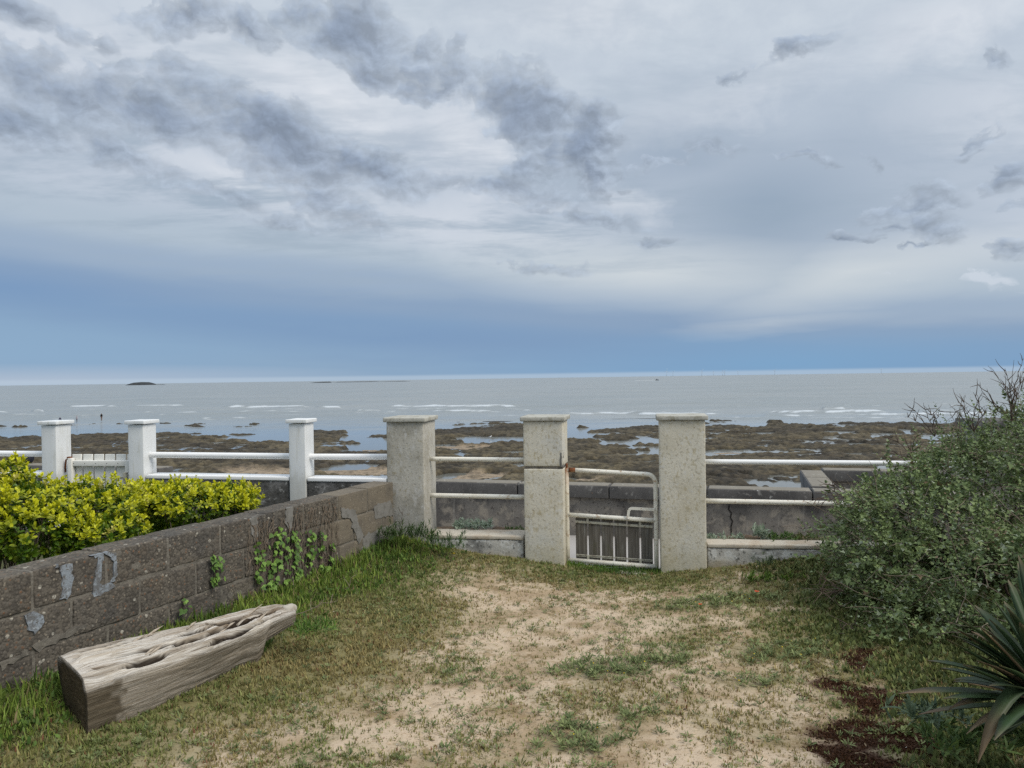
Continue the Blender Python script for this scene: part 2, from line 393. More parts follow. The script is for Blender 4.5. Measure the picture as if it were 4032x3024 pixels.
# ------------------------------------------------------------------ materials
def material(name, base, rough=0.85, layers=(), bump=(), spec=0.3, metallic=0.0, attr=None, coord=None, trans=0.0, rough_layer=None):
    """base colour + stacked procedural layers. layer: dict(kind, scale, lo, hi, col, k, ...)"""
    m = bpy.data.materials.new(name); m.use_nodes = True; t = NT(m.node_tree); t.n.clear()
    out = t.new('ShaderNodeOutputMaterial'); b = t.new('ShaderNodeBsdfPrincipled')
    if coord:
        at = t.new('ShaderNodeAttribute', attribute_name=coord); P = at.outputs['Vector']
    else:
        P = t.new('ShaderNodeNewGeometry').outputs['Position']
    def tex(L):
        sc = L.get('scale', 1.0); v = P
        if isinstance(sc, tuple): v = t.scalev(P, sc); sc = 1.0
        kind = L.get('kind', 'noise')
        if kind == 'noise': return t.noise(v, sc, L.get('detail', 5), L.get('rough', .6), L.get('dist', 0))
        if kind == 'cell': return t.voro(v, sc)
        if kind == 'crack': return t.voro(v, sc, 'DISTANCE_TO_EDGE')
        if kind == 'cellrand':
            c = t.voro(v, sc, 'F1', 1); s = t.new('ShaderNodeSeparateColor'); t.l.new(c, s.inputs[0]); return s.outputs[0]
        if kind == 'z':
            s = t.new('ShaderNodeSeparateXYZ'); t.l.new(P, s.inputs[0])
            return t.math('ADD', s.outputs[2], t.math('MULTIPLY', t.math('SUBTRACT', t.noise(P, L.get('nscale', 6), 4, .6), .5), L.get('wob', .15)))
    if attr:
        at = t.new('ShaderNodeAttribute', attribute_name=attr); col = at.outputs['Color']
        if base is not None: col = t.mix(1.0, col, base, 'MULTIPLY')
    else:
        rgb = t.new('ShaderNodeRGB'); rgb.outputs[0].default_value = (*base, 1); col = rgb.outputs[0]
    for L in layers:
        f = t.rng(tex(L), L['lo'], L['hi'])
        if 'also' in L: f = t.math('MULTIPLY', f, t.rng(tex(L['also']), L['also']['lo'], L['also']['hi']))
        f = t.math('MULTIPLY', f, L.get('k', 1.0))
        col = t.mix(f, col, L['col'], L.get('mode', 'MIX'))
    t.put(b.inputs['Base Color'], col)
    b.inputs['Roughness'].default_value = rough; b.inputs['Metallic'].default_value = metallic
    b.inputs['Specular IOR Level'].default_value = spec
    nrm = None
    for L in bump:
        bp = t.new('ShaderNodeBump'); bp.inputs['Strength'].default_value = L.get('k', .5); bp.inputs['Distance'].default_value = L.get('dist_m', .01)
        h = tex(L)
        if L.get('kind') == 'cell': h = t.math('SUBTRACT', 1.0, h)
        t.l.new(h, bp.inputs['Height'])
        if nrm is not None: t.l.new(nrm, bp.inputs['Normal'])
        nrm = bp.outputs[0]
    if nrm is not None: t.l.new(nrm, b.inputs['Normal'])
    sh = b.outputs[0]
    if trans:
        tr = t.new('ShaderNodeBsdfTranslucent'); t.put(tr.inputs[0], col)
        mx = t.new('ShaderNodeMixShader'); mx.inputs[0].default_value = trans
        t.l.new(sh, mx.inputs[1]); t.l.new(tr.outputs[0], mx.inputs[2]); sh = mx.outputs[0]
    t.l.new(sh, out.inputs[0])
    return m
N = lambda **k: k

M = {}
M['pillar'] = material('weathered render', (.62, .585, .49), .92, [
    N(scale=3.0, lo=.42, hi=.68, col=(.50, .45, .335), k=.6), N(scale=1.6, lo=.5, hi=.7, col=(.53, .53, .50), k=.8),
    N(scale=45., lo=.54, hi=.66, col=(.30, .265, .195), k=.6), N(scale=(34, 34, 18), lo=.55, hi=.65, col=(.40, .34, .21), k=.6),
    N(scale=(30, 30, 26), lo=.58, hi=.66, col=(.62, .61, .57), k=.6), N(kind='cell', scale=38., lo=.20, hi=.08, col=(.17, .16, .14), k=.6, also=N(scale=4., lo=.5, hi=.62)),
    N(kind='z', lo=.30, hi=.0, col=(.36, .32, .20), k=.45), N(scale=2.2, detail=2, lo=.55, hi=.72, col=(.40, .33, .16), k=.22)],
    [N(scale=70., k=.5, dist_m=.004), N(scale=18., k=.4, dist_m=.006)])
M['pillar_grey'] = material('grey lichened render', (.47, .45, .395), .92, [
    N(scale=3.2, lo=.42, hi=.64, col=(.30, .28, .23), k=.75), N(scale=(26, 26, 14), lo=.54, hi=.66, col=(.56, .55, .52), k=.7),
    N(scale=55., lo=.54, hi=.68, col=(.20, .18, .14), k=.6), N(scale=22., lo=.58, hi=.68, col=(.28, .235, .13), k=.6),
    N(kind='z', lo=.72, hi=.15, wob=.5, nscale=5, col=(.25, .245, .23), k=.75)],
    [N(scale=70., k=.55, dist_m=.004), N(scale=18., k=.45, dist_m=.006)])
M['cap'] = material('lichened pillar cap', (.44, .43, .38), .92, [
    N(scale=14., lo=.48, hi=.66, col=(.25, .23, .17), k=.7), N(scale=45., lo=.55, hi=.68, col=(.16, .15, .12), k=.6)],
    [N(scale=40., k=.5, dist_m=.005)])
M['lowwall'] = material('stained low wall', (.44, .425, .385), .93, [
    N(scale=4., lo=.47, hi=.62, col=(.16, .16, .155), k=.8), N(scale=11., lo=.50, hi=.58, col=(.60, .60, .57), k=.75),
    N(scale=26., lo=.55, hi=.66, col=(.07, .07, .065), k=.8), N(kind='z', lo=.16, hi=.04, wob=.22, col=(.33, .28, .19), k=.75),
    N(scale=(5, 5, 60), lo=.62, hi=.70, col=(.06, .06, .055), k=.5)],
    [N(scale=26., k=.7, dist_m=.008), N(scale=80., k=.4, dist_m=.003)])
M['ledge'] = material('worn ledge', (.50, .45, .37), .92, [
    N(scale=5., lo=.46, hi=.66, col=(.40, .30, .20), k=.6), N(scale=32., lo=.56, hi=.68, col=(.18, .15, .11), k=.55)], [N(scale=40., k=.4, dist_m=.004)])
M['cream'] = material('cream painted pipe', (.76, .73, .64), .5, [
    N(scale=30., lo=.58, hi=.66, col=(.36, .24, .14), k=.75), N(scale=5., lo=.5, hi=.7, col=(.60, .53, .40), k=.45), N(scale=70., lo=.62, hi=.68, col=(.14, .09, .06), k=.7)],
    [N(scale=90., k=.2, dist_m=.002)], spec=.4)
M['rust'] = material('rust', (.20, .075, .03), .9, [
    N(scale=40., lo=.45, hi=.6, col=(.09, .035, .02), k=.8), N(scale=22., lo=.58, hi=.64, col=(.45, .27, .15), k=.7)], [N(scale=120., k=.5, dist_m=.002)])
M['cream_rusty'] = material('rust streaked cream paint', (.70, .65, .53), .6, [
    N(kind='z', lo=.66, hi=.90, wob=.3, nscale=18, col=(.28, .12, .05), k=.95), N(scale=25., lo=.55, hi=.66, col=(.40, .27, .16), k=.6), N(scale=110., lo=.62, hi=.7, col=(.12, .06, .03), k=.6)],
    [N(scale=90., k=.3, dist_m=.002)], spec=.35)
M['board'] = material('grey weathered board', (.105, .092, .076), .9, [
    N(scale=(95, 95, 4), lo=.42, hi=.62, col=(.19, .175, .15), k=.7), N(scale=(60, 60, 2.5), lo=.60, hi=.68, col=(.035, .03, .026), k=.8),
    N(scale=(30, 30, 3), lo=.58, hi=.70, col=(.30, .30, .28), k=.45), N(scale=(9, 9, 5), lo=.52, hi=.7, col=(.10, .095, .05), k=.55)],
    [N(scale=(120, 120, 4), k=.5, dist_m=.003)])
M['flatbar'] = material('peeling flat bar', (.44, .42, .34), .7, [
    N(scale=50., lo=.52, hi=.62, col=(.16, .12, .08), k=.75)], [N(scale=90., k=.3, dist_m=.002)])
M['white'] = material('white paint', (.74, .755, .755), .55, [
    N(scale=6., lo=.5, hi=.75, col=(.62, .64, .63), k=.55), N(scale=45., lo=.62, hi=.72, col=(.40, .38, .33), k=.5), N(scale=(22, 22, 3), lo=.54, hi=.70, col=(.56, .55, .49), k=.6), N(kind='z', lo=.86, hi=.74, wob=.12, nscale=14, col=(.38, .38, .34), k=.5)],
    [N(scale=30., k=.15, dist_m=.004), N(scale=110., k=.15, dist_m=.002)], spec=.4)
M['whitepipe'] = material('white gloss pipe', (.84, .84, .83), .35, [N(scale=12., lo=.58, hi=.72, col=(.74, .73, .69), k=.5), N(scale=70., lo=.68, hi=.74, col=(.45, .38, .3), k=.35)], spec=.5)
M['whitewood'] = material('white picket paint', (.76, .75, .70), .55, [N(scale=(30, 30, 3), lo=.55, hi=.72, col=(.66, .64, .57), k=.55), N(scale=70., lo=.66, hi=.74, col=(.40, .36, .29), k=.45)], [N(scale=(80, 80, 6), k=.15, dist_m=.002)])
M['darkwall'] = material('blackened concrete', (.085, .083, .078), .95, [
    N(scale=5., lo=.5, hi=.65, col=(.20, .195, .19), k=.75), N(scale=18., lo=.58, hi=.66, col=(.42, .42, .41), k=.55), N(scale=30., lo=.5, hi=.64, col=(.035, .035, .03), k=.6)],
    [N(scale=22., k=.8, dist_m=.012), N(scale=70., k=.5, dist_m=.004)])
M['coping'] = material('dark stone coping', (.115, .11, .105), .9, [
    N(scale=3., lo=.45, hi=.66, col=(.065, .063, .062), k=.7), N(scale=16., lo=.58, hi=.68, col=(.32, .31, .29), k=.55), N(scale=(60, 60, 6), lo=.6, hi=.7, col=(.24, .23, .22), k=.5),
    N(scale=9., lo=.66, hi=.70, col=(.46, .46, .44), k=.8), N(scale=12., lo=.685, hi=.71, col=(.42, .19, .06), k=.7)],
    [N(scale=30., k=.5, dist_m=.005), N(scale=120., k=.3, dist_m=.002)])
M['copingtop'] = material('sandy coping', (.22, .20, .165), .92, [
    N(scale=8., lo=.5, hi=.66, col=(.20, .185, .155), k=.6), N(scale=40., lo=.56, hi=.68, col=(.12, .11, .1), k=.5), N(scale=14., lo=.62, hi=.66, col=(.45, .44, .40), k=.6)], [N(scale=45., k=.5, dist_m=.004)])
M['seawall'] = material('sea wall concrete', (.20, .185, .165), .93, [
    N(scale=2.2, lo=.44, hi=.58, col=(.095, .09, .085), k=.85), N(scale=6., lo=.50, hi=.62, col=(.32, .285, .235), k=.8), N(scale=32., lo=.58, hi=.66, col=(.05, .045, .04), k=.75),
    N(scale=(20, 20, 2), lo=.6, hi=.7, col=(.36, .34, .30), k=.4), N(scale=60., lo=.55, hi=.68, col=(.10, .085, .075), k=.5)],
    [N(scale=30., k=.6, dist_m=.006), N(scale=100., k=.3, dist_m=.002)])
M['crack'] = material('crack shadow', (.02, .018, .016), 1.0)
M['path'] = material('pale path', (.40, .38, .36), .9, [N(scale=4., lo=.5, hi=.7, col=(.40, .37, .35), k=.6), N(scale=50., lo=.58, hi=.7, col=(.25, .22, .2), k=.4)], [N(scale=60., k=.3, dist_m=.004)])
M['soil'] = material('planter soil', (.10, .065, .038), .97, [N(scale=20., lo=.45, hi=.65, col=(.19, .13, .075), k=.7), N(scale=9., lo=.55, hi=.68, col=(.10, .105, .035), k=.7)], [N(scale=50., k=.8, dist_m=.012)])
M['block'] = material('gravel concrete block', (.135, .118, .095), .95, [
    N(scale=4.5, lo=.42, hi=.64, col=(.080, .072, .062), k=.75), N(scale=9., lo=.54, hi=.70, col=(.15, .122, .09), k=.6), N(scale=1.6, detail=3, lo=.5, hi=.62, col=(.078, .075, .070), k=.6),
    N(kind='cellrand', scale=62., lo=.86, hi=.90, col=(.30, .26, .20), k=.6, also=N(kind='cell', scale=62., lo=.46, hi=.28)),
    N(kind='cellrand', scale=62., lo=.10, hi=.07, col=(.20, .095, .045), k=.6, also=N(kind='cell', scale=62., lo=.46, hi=.28)),
    N(kind='cellrand', scale=33., lo=.93, hi=.945, col=(.50, .47, .40), k=.75, also=N(kind='cell', scale=33., lo=.40, hi=.24)),
    N(kind='cellrand', scale=62., lo=.40, hi=.44, col=(.03, .027, .024), k=.5, also=N(kind='cell', scale=62., lo=.30, hi=.5))],
    [N(kind='cell', scale=62., k=.55, dist_m=.007), N(kind='cell', scale=33., k=.25, dist_m=.008), N(scale=45., k=.6, dist_m=.010)])
M['block_new'] = material('smooth concrete block', (.17, .145, .11), .94, [
    N(scale=5., lo=.45, hi=.65, col=(.125, .11, .09), k=.7), N(kind='cellrand', scale=75., lo=.86, hi=.89, col=(.32, .28, .22), k=.6, also=N(kind='cell', scale=75., lo=.45, hi=.3)),
    N(scale=40., lo=.58, hi=.68, col=(.07, .06, .05), k=.6)], [N(scale=60., k=.5, dist_m=.004), N(kind='cell', scale=75., k=.4, dist_m=.004)])
M['mortar'] = material('old mortar', (.165, .15, .125), .95, [N(scale=12., lo=.45, hi=.65, col=(.085, .077, .066), k=.75), N(scale=60., lo=.55, hi=.68, col=(.24, .225, .19), k=.6)], [N(scale=40., k=.8, dist_m=.012)])
M['cement'] = material('grey cement smear', (.20, .193, .178), .93, [N(scale=14., lo=.45, hi=.65, col=(.13, .124, .11), k=.8), N(scale=60., lo=.6, hi=.7, col=(.30, .29, .27), k=.4)], [N(scale=34., k=.6, dist_m=.006)])
M['daub'] = material('pale blue-grey paint', (.235, .265, .295), .85, [N(scale=20., lo=.46, hi=.62, col=(.125, .125, .125), k=.85), N(scale=45., lo=.56, hi=.64, col=(.40, .44, .47), k=.6), N(scale=70., lo=.54, hi=.62, col=(.09, .08, .068), k=.85)], [N(scale=60., k=.7, dist_m=.006)])
M['leaf'] = material('leaf', None, .42, attr='Col', trans=.28, spec=.4)
M['leaf_dull'] = material('dull leaf', None, .6, attr='Col', trans=.15, spec=.35)
M['grass'] = material('grass blade', None, .6, attr='Col', trans=.25, spec=.25)
M['twig'] = material('grey twig', (.17, .135, .10), .9, [N(scale=40., lo=.45, hi=.65, col=(.26, .22, .18), k=.6)])
M['darktwig'] = material('brown twig', (.085, .06, .045), .9, [N(scale=30., lo=.45, hi=.65, col=(.15, .115, .09), k=.6)])
M['yucca'] = material('yucca blade', None, .5, attr='Col', spec=.28, trans=.06)

# ================================================================== SETTING
DH = CAM_H - SEA                                      # eye above the sea
def uvp(px, py):
    d = ray(px, py); return d[0] * F_PX, -d[2] * F_PX  # slope right, slope down (in pixels of focal length)

# ---- sea: one sheet from the reef to the horizon, with swell and breakers
def build_sea():
    vv = np.concatenate([np.linspace(620, 240, 70), np.linspace(238, 14, 250), [11, 8, 6, 4, 2.5, 1.5, 1.0, .7]])
    uu = np.linspace(-2700, 2700, 800)
    Y = (DH * F_PX / vv)[:, None] * np.ones(len(uu))[None]; X = uu[None] / F_PX * Y
    uu2 = np.repeat(uu[None], len(vv), 0); vv2 = np.repeat(vv[:, None], len(uu), 1)
    foam = np.zeros_like(X); Z = np.full_like(X, SEA)
    BR = [(255, 475, 1603, 1.0), (515, 745, 1600, .8), (879, 1240, 1604, 1.0), (1245, 1350, 1605, .9), (127, 178, 1620, 1.0), (553, 800, 1625, .75),
          (1515, 2070, 1602, 1.1), (1400, 1510, 1620, .7), (1686, 1960, 1623, .9), (1500, 1900, 1612, .55), (2190, 2580, 1630, .85), (2478, 2870, 1632, 1.0), (2100, 2400, 1615, .4),
          (3019, 3515, 1626, 1.1), (3236, 3335, 1611, .9), (3400, 3990, 1634, .9), (3000, 3300, 1640, .7), (3600, 4200, 1622, .7), (-200, 60, 1625, .8), (0, 240, 1636, .5),
          (1200, 1700, 1632, .5), (2600, 3100, 1648, .55), (2250, 2700, 1655, .4), (900, 1250, 1622, .5), (1900, 2250, 1640, .5), (280, 420, 1636, .4), (3100, 3700, 1648, .5), (1750, 2050, 1645, .4)]
    wob = fbm2(uu2 / 60., vv2 / 30., 4, 3)
    rag = fbm2(uu2 / 55., vv2 / 2.2, 5, 8)
    for a, b, py, k in BR:
        u0, v0 = uvp(a, py); u1, v1 = uvp(b, py)
        s = (uu2 - u0) / (u1 - u0); vc = v0 + (v1 - v0) * s
        ends = sstep(-.06, .14, s) * sstep(1.06, .8, s)
        d = vv2 - vc + wob * 3.5
        foam = np.maximum(foam, ends * np.exp(-(d / 1.8) ** 2) * k * (0.80 + 1.0 * rag))
        foam = np.maximum(foam, ends * np.exp(-((d - 7) / 5.0) ** 2) * k * (.18 + 1.0 * rag) * .8)
        Z += ends * np.exp(-((d + 1.5) / 3.2) ** 2) * .55 * k
    surf = np.exp(-((vv2 - 128) / 34) ** 2)
    foam = np.maximum(foam, surf * (fbm2(uu2 / 60., vv2 / 3.2, 5, 21) - .14) * 1.25)
    sw = sstep(230, 130, vv2) * sstep(12, 40, vv2)
    Z += sw * (fbm2(X / 26., Y / 9., 3, 31) * .5)
    me = mesh('sea', np.stack([X, Y, Z], -1).reshape(-1, 3), grid_faces(len(vv), len(uu)), attrs={'foam': np.clip(foam, 0, 1).ravel()})
    m = bpy.data.materials.new('sea water'); m.use_nodes = True; t = NT(m.node_tree); t.n.clear()
    P = t.new('ShaderNodeNewGeometry').outputs['Position']
    s = t.new('ShaderNodeSeparateXYZ'); t.l.new(P, s.inputs[0]); y = s.outputs[1]
    fo = t.new('ShaderNodeAttribute', attribute_name='foam').outputs['Fac']
    rough_sea = t.rng(y, 120, 215)
    n1 = t.noise(t.scalev(P, (.055, .10, 1)), 1.0, 6, .62)
    n2 = t.noise(t.scalev(P, (.012, .020, 1)), 1.0, 5, .6)
    n3 = t.noise(t.scalev(P, (.5, .8, 1)), 1.0, 4, .6)
    body = t.mix(t.rng(n2, .35, .65), (.225, .25, .25), (.26, .28, .278))
    body = t.mix(t.math('MULTIPLY', t.rng(y, 135, 60), .75), body, (.10, .095, .075))
    foamn = t.rng(t.math('ADD', fo, t.math('MULTIPLY', t.math('SUBTRACT', n3, .5), .35)), .26, .85)
    b = t.new('ShaderNodeBsdfPrincipled')
    t.put(b.inputs['Base Color'], t.mix(foamn, body, (.52, .56, .59)))
    t.put(b.inputs['Roughness'], t.math('ADD', t.math('ADD', t.math('MULTIPLY', rough_sea, .20), .10), t.math('MULTIPLY', foamn, .6)))
    b.inputs['IOR'].default_value = 1.33
    hgt = t.math('ADD', t.math('MULTIPLY', n1, 2.6), t.math('MULTIPLY', n3, .25))
    bp = t.new('ShaderNodeBump'); t.l.new(t.math('MULTIPLY', rough_sea, .75), bp.inputs['Strength']); bp.inputs['Distance'].default_value = 1.0
    t.l.new(hgt, bp.inputs['Height'])
    ripple = t.new('ShaderNodeBump'); ripple.inputs['Strength'].default_value = .2; ripple.inputs['Distance'].default_value = .05
    t.l.new(t.noise(t.scalev(P, (1.5, 2.5, 1)), 1.0, 3, .5), ripple.inputs['Height']); t.l.new(bp.outputs[0], ripple.inputs['Normal'])
    t.l.new(ripple.outputs[0], b.inputs['Normal'])
    o = t.new('ShaderNodeOutputMaterial'); t.l.new(b.outputs[0], o.inputs[0])
    tag(add('sea', me, m, recentre=False), kind='structure', label='grey-green sea with lines of white breakers')
build_sea()

# ---- rocky foreshore laid bare by the tide
def build_reef():
    Yr = np.concatenate([np.linspace(44, 95, 300), np.linspace(95.2, 150, 210), np.linspace(150.5, 215, 110)])
    uu = np.linspace(-2650, 2650, 900)
    Y = Yr[:, None] * np.ones(len(uu))[None]; X = uu[None] / F_PX * Y
    u = np.repeat(uu[None], len(Yr), 0); v = DH * F_PX / Y
    B = [  # px, py, rx, ry, amount: minus digs a pool, plus raises rock
        (1400, 1672, 220, 22, -1.1), (1420, 1712, 170, 26, -1.0), (1450, 1752, 110, 24, -1.1), (1010, 1728, 190, 14, -1.2), (150, 1690, 260, 9, -1.0), (80, 1710, 130, 7, -1.0),
        (620, 1694, 210, 11, -1.0), (430, 1690, 130, 8, -1.1), (1230, 1684, 160, 13, -1.0), (390, 1808, 60, 8, -1.0), (330, 1762, 40, 5, -.7), (470, 1760, 50, 5, -.7), (1370, 1838, 100, 14, -1.2), (1010, 1868, 60, 8, -.9),
        (1950, 1742, 130, 18, -1.2), (1870, 1728, 80, 10, -1.0), (2050, 1726, 60, 7, -.8), (2010, 1834, 45, 8, -1.1), (1760, 1872, 50, 11, -1.2), (1890, 1868, 60, 8, -.9), (1960, 1880, 70, 8, -.9), (1990, 1858, 50, 6, -.9), (2040, 1872, 40, 6, -.9),
        (2290, 1706, 120, 26, -1.3), (2420, 1742, 120, 10, -1.1), (2560, 1732, 80, 10, -1.0), (2560, 1782, 110, 22, -1.2), (2390, 1690, 60, 8, -.7), (2360, 1818, 60, 6, -.9), (2420, 1796, 50, 5, -.8), (2260, 1884, 40, 8, -1.1), (2520, 1880, 40, 6, -1.0),
        (2770, 1790, 50, 12, -1.1), (2860, 1780, 70, 6, -.8), (2780, 1892, 60, 12, -1.2), (2900, 1875, 70, 8, -1.1), (2960, 1905, 60, 8, -1.0), (3090, 1912, 70, 16, -1.3), (3160, 1798, 30, 5, -.9), (2850, 1752, 30, 6, -.7),
        (3310, 1718, 60, 8, -1.2), (3270, 1702, 90, 7, -1.0), (3480, 1716, 90, 8, -1.3), (3560, 1696, 50, 5, -1.1), (2970, 1706, 130, 6, -1.2), (2860, 1708, 60, 4, -.8), (2900, 1690, 120, 4, -.8), (3390, 1748, 30, 4, -.8), (3700, 1720, 90, 9, -.9), (3620, 1704, 60, 5, -.8),
        (390, 1661, 150, 7, 2.0), (240, 1676, 160, 8, 1.3), (520, 1668, 70, 4, 1.2), (690, 1641, 90, 5, 1.9), (650, 1667, 22, 5, 1.9), (590, 1640, 60, 3, 1.2), (560, 1712, 190, 8, .7), (760, 1680, 60, 4, 1.5), (690, 1695, 130, 8, 1.1), (960, 1681, 100, 3, 1.5), (700, 1715, 90, 5, .7),
        (1280, 1700, 90, 12, 1.5), (1250, 1722, 130, 18, 1.3), (1410, 1663, 40, 5, 1.5), (1400, 1678, 60, 4, 1.3), (1200, 1646, 40, 3, 1.3), (1490, 1655, 60, 4, 1.4), (1505, 1718, 34, 10, 1.6), (1300, 1675, 30, 3, 1.1), (1380, 1748, 60, 7, 1.0),
        (1760, 1672, 140, 12, 1.0), (1780, 1700, 120, 12, .7), (2010, 1685, 130, 14, .9), (1700, 1645, 120, 4, 1.7), (1990, 1671, 90, 3, 1.2), (2390, 1714, 140, 9, 1.0), (2520, 1700, 140, 12, 1.1), (2300, 1682, 60, 3, 1.3), (2380, 1734, 60, 4, .8), (2530, 1776, 40, 5, 1.0), (1930, 1740, 60, 6, .8),
        (3300, 1676, 230, 7, 1.2), (2780, 1664, 120, 4, 1.3), (2800, 1690, 160, 8, .6), (3600, 1674, 260, 5, 1.0), (3080, 1668, 60, 3, .9), (2900, 1660, 80, 2.5, 1.0), (60, 1685, 80, 6, 1.2), (20, 1672, 60, 4, 1.2), (100, 1703, 60, 3.5, 1.3)]
    L = .60 * sstep(192, 218, v) - .80 * sstep(212, 188, v)
    wu = u + fbm2(X / 7., Y / 7., 4, 5) * 95; wv = v + fbm2(X / 6. + 40, Y / 6., 4, 6) * 15
    for px, py, rx, ry, a in B:
        cu, cv = uvp(px, py)
        L += (a * 1.25 if a < 0 else a) * np.exp(-(((wu - cu) / rx) ** 2 + ((wv - cv) / ry) ** 2) ** 1.2)
    low = fbm2(X / 13., Y / 10., 5, 41); mid = fbm2(X / 3.2, Y / 2.6, 4, 42); fine = fbm2(X / .8, Y / .8, 3, 43)
    L += .50 * low + .34 * mid + .10 * fine
    L -= .62 * sstep(.22, .50, fbm2(X / 5.0, Y / 2.6, 4, 48)) * sstep(200, 240, v)
    rocky = sstep(-.05, .30, L)
    step = .5 + .5 * np.tanh(6 * (mid + .35 * low))                       # ledges
    H = -.16 + rocky * (.20 + .20 * step + .20 * np.clip(low + .25, 0, 1)) + rocky * (.22 * mid + .26 * fine + .14 * fbm2(X / .35, Y / .5, 2, 46))
    S = np.zeros_like(X)
    for px, py, rx, ry, a in [(1090, 1860, 190, 16, 1.3), (1400, 1862, 170, 16, 1.3), (1480, 1776, 90, 9, 1.3), (1430, 1735, 60, 4, .6), (1830, 1876, 130, 12, 1.2), (1600, 1885, 200, 12, .8), (2330, 1888, 260, 8, .9), (1750, 1766, 120, 4, 1.1), (1850, 1768, 100, 3, 1.0), (2870, 1786, 160, 5, .7), (1350, 1778, 70, 5, .8)]:
        cu, cv = uvp(px, py)
        S = np.maximum(S, a * np.exp(-(((wu - cu) / rx) ** 2 + ((wv - cv) / ry) ** 2)))
    sand = sstep(.35, .6, S + .25 * mid) * sstep(-.55, -.2, L) * sstep(1.1, .6, L + .5 * mid)
    H = H * (1 - sand) + sand * np.maximum(-.02 + .07 * S + .03 * low, H * .25)
    H -= 1.2 * sstep(165, 145, v)
    Z = SEA + H
    a3 = np.array([.092, .075, .045]); b3 = np.array([.052, .043, .030]); c3 = np.array([.030, .027, .021]); d3 = np.array([.30, .235, .165]); e3 = np.array([.120, .100, .066])
    k1 = sstep(-.35, .45, fbm2(X / 9., Y / 9., 4, 51))[..., None]; k2 = sstep(.1, .55, fbm2(X / 4., Y / 3., 4, 52))[..., None]
    C = a3 * (1 - k1) + b3 * k1; C = C * (1 - .6 * k2) + e3 * .6 * k2
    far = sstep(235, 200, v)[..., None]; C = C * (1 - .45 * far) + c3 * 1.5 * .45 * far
    wet = sstep(.12, .0, H)[..., None]; C = C * (1 - .7 * wet) + c3 * .7 * wet
    C = C * (.55 + .85 * sstep(-.5, .6, fine))[..., None]
    C = C * (1 - sand[..., None]) + d3 * sand[..., None]
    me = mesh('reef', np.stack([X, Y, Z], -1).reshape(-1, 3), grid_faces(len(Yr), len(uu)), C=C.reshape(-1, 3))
    m = material('weedy rock', None, .85, [N(scale=1.6, lo=.45, hi=.62, col=(.36, .36, .36), k=.7, mode='MULTIPLY'), N(scale=6., lo=.5, hi=.68, col=(1.5, 1.4, 1.1), k=.5, mode='MULTIPLY')],
                 [N(scale=2.5, k=.8, dist_m=.25), N(scale=9., k=.6, dist_m=.08)], attr='Col')
    tag(add('reef', me, m, recentre=False), kind='structure', label='brown weedy rock reef with tide pools and sand')
build_reef()

# ---- fence line, block-wall line, sea-wall line
FTAN = 0.14; FA = -math.atan(FTAN)
FE = np.array([math.cos(FA), math.sin(FA), 0]); FN = np.array([-math.sin(FA), math.cos(FA), 0])   # along the fence to the right; seaward
def fence_y(x): return 6.35 + FTAN * (1.21 - x)
WP = np.array([-1.044, 6.62, 0]); WD = np.array([1.326, 3.09, 0]); WD = WD / np.linalg.norm(WD); WN = np.array([WD[1], -WD[0], 0])  # face towards the drive
def wall_s(x, y): return (x - WP[0]) * WN[0] + (y - WP[1]) * WN[1]       # distance right of the block wall
STAN = 0.293; SA = -math.atan(STAN)
SE = np.array([math.cos(SA), math.sin(SA), 0]); SN = np.array([-math.sin(SA), math.cos(SA), 0])
def sea_y(x, c=8.604): return c - STAN * x

def ground_h(x, y):
    s = wall_s(x, y)
    h = .03 + .20 * np.exp(-np.clip(s, 0, None) / .55) * sstep(-.5, 0, s) + .20 * sstep(0, -.5, s)
    h = h + .05 * np.exp(-((fence_y(x) - y) / .5) ** 2) * (1 - np.exp(-((x - 1.0) / .8) ** 2))
    h = h - .045 * np.exp(-((x - 1.05) / .55) ** 2 - ((y - 6.2) / .6) ** 2)
    h = h + .14 * sstep(1.6, 3.0, x)
    return h + .022 * fbm2(x * 1.3, y * 1.3, 3, 61) + .008 * fbm2(x * 7, y * 7, 3, 62)
PATCH = [(2400, 2640, .30, .12), (2250, 2650, .16, .08), (2560, 2620, .20, .08), (2330, 2900, .24, .10), (2240, 2950, .13, .06), (2480, 2830, .12, .06), (2950, 2370, .5, .12), (2780, 2400, .3, .09), (3050, 2560, .28, .20), (3000, 2700, .2, .1)]
PW = [(*at_height(px, py, .03)[:2], rx, ry) for px, py, rx, ry in PATCH]
BROWN = [(*at_height(px, py, .06)[:2], rx, ry) for px, py, rx, ry in [(3360, 2590, .17, .15), (3400, 2720, .20, .20), (3420, 2860, .21, .18), (3440, 3000, .24, .18), (3330, 2950, .14, .15)]]
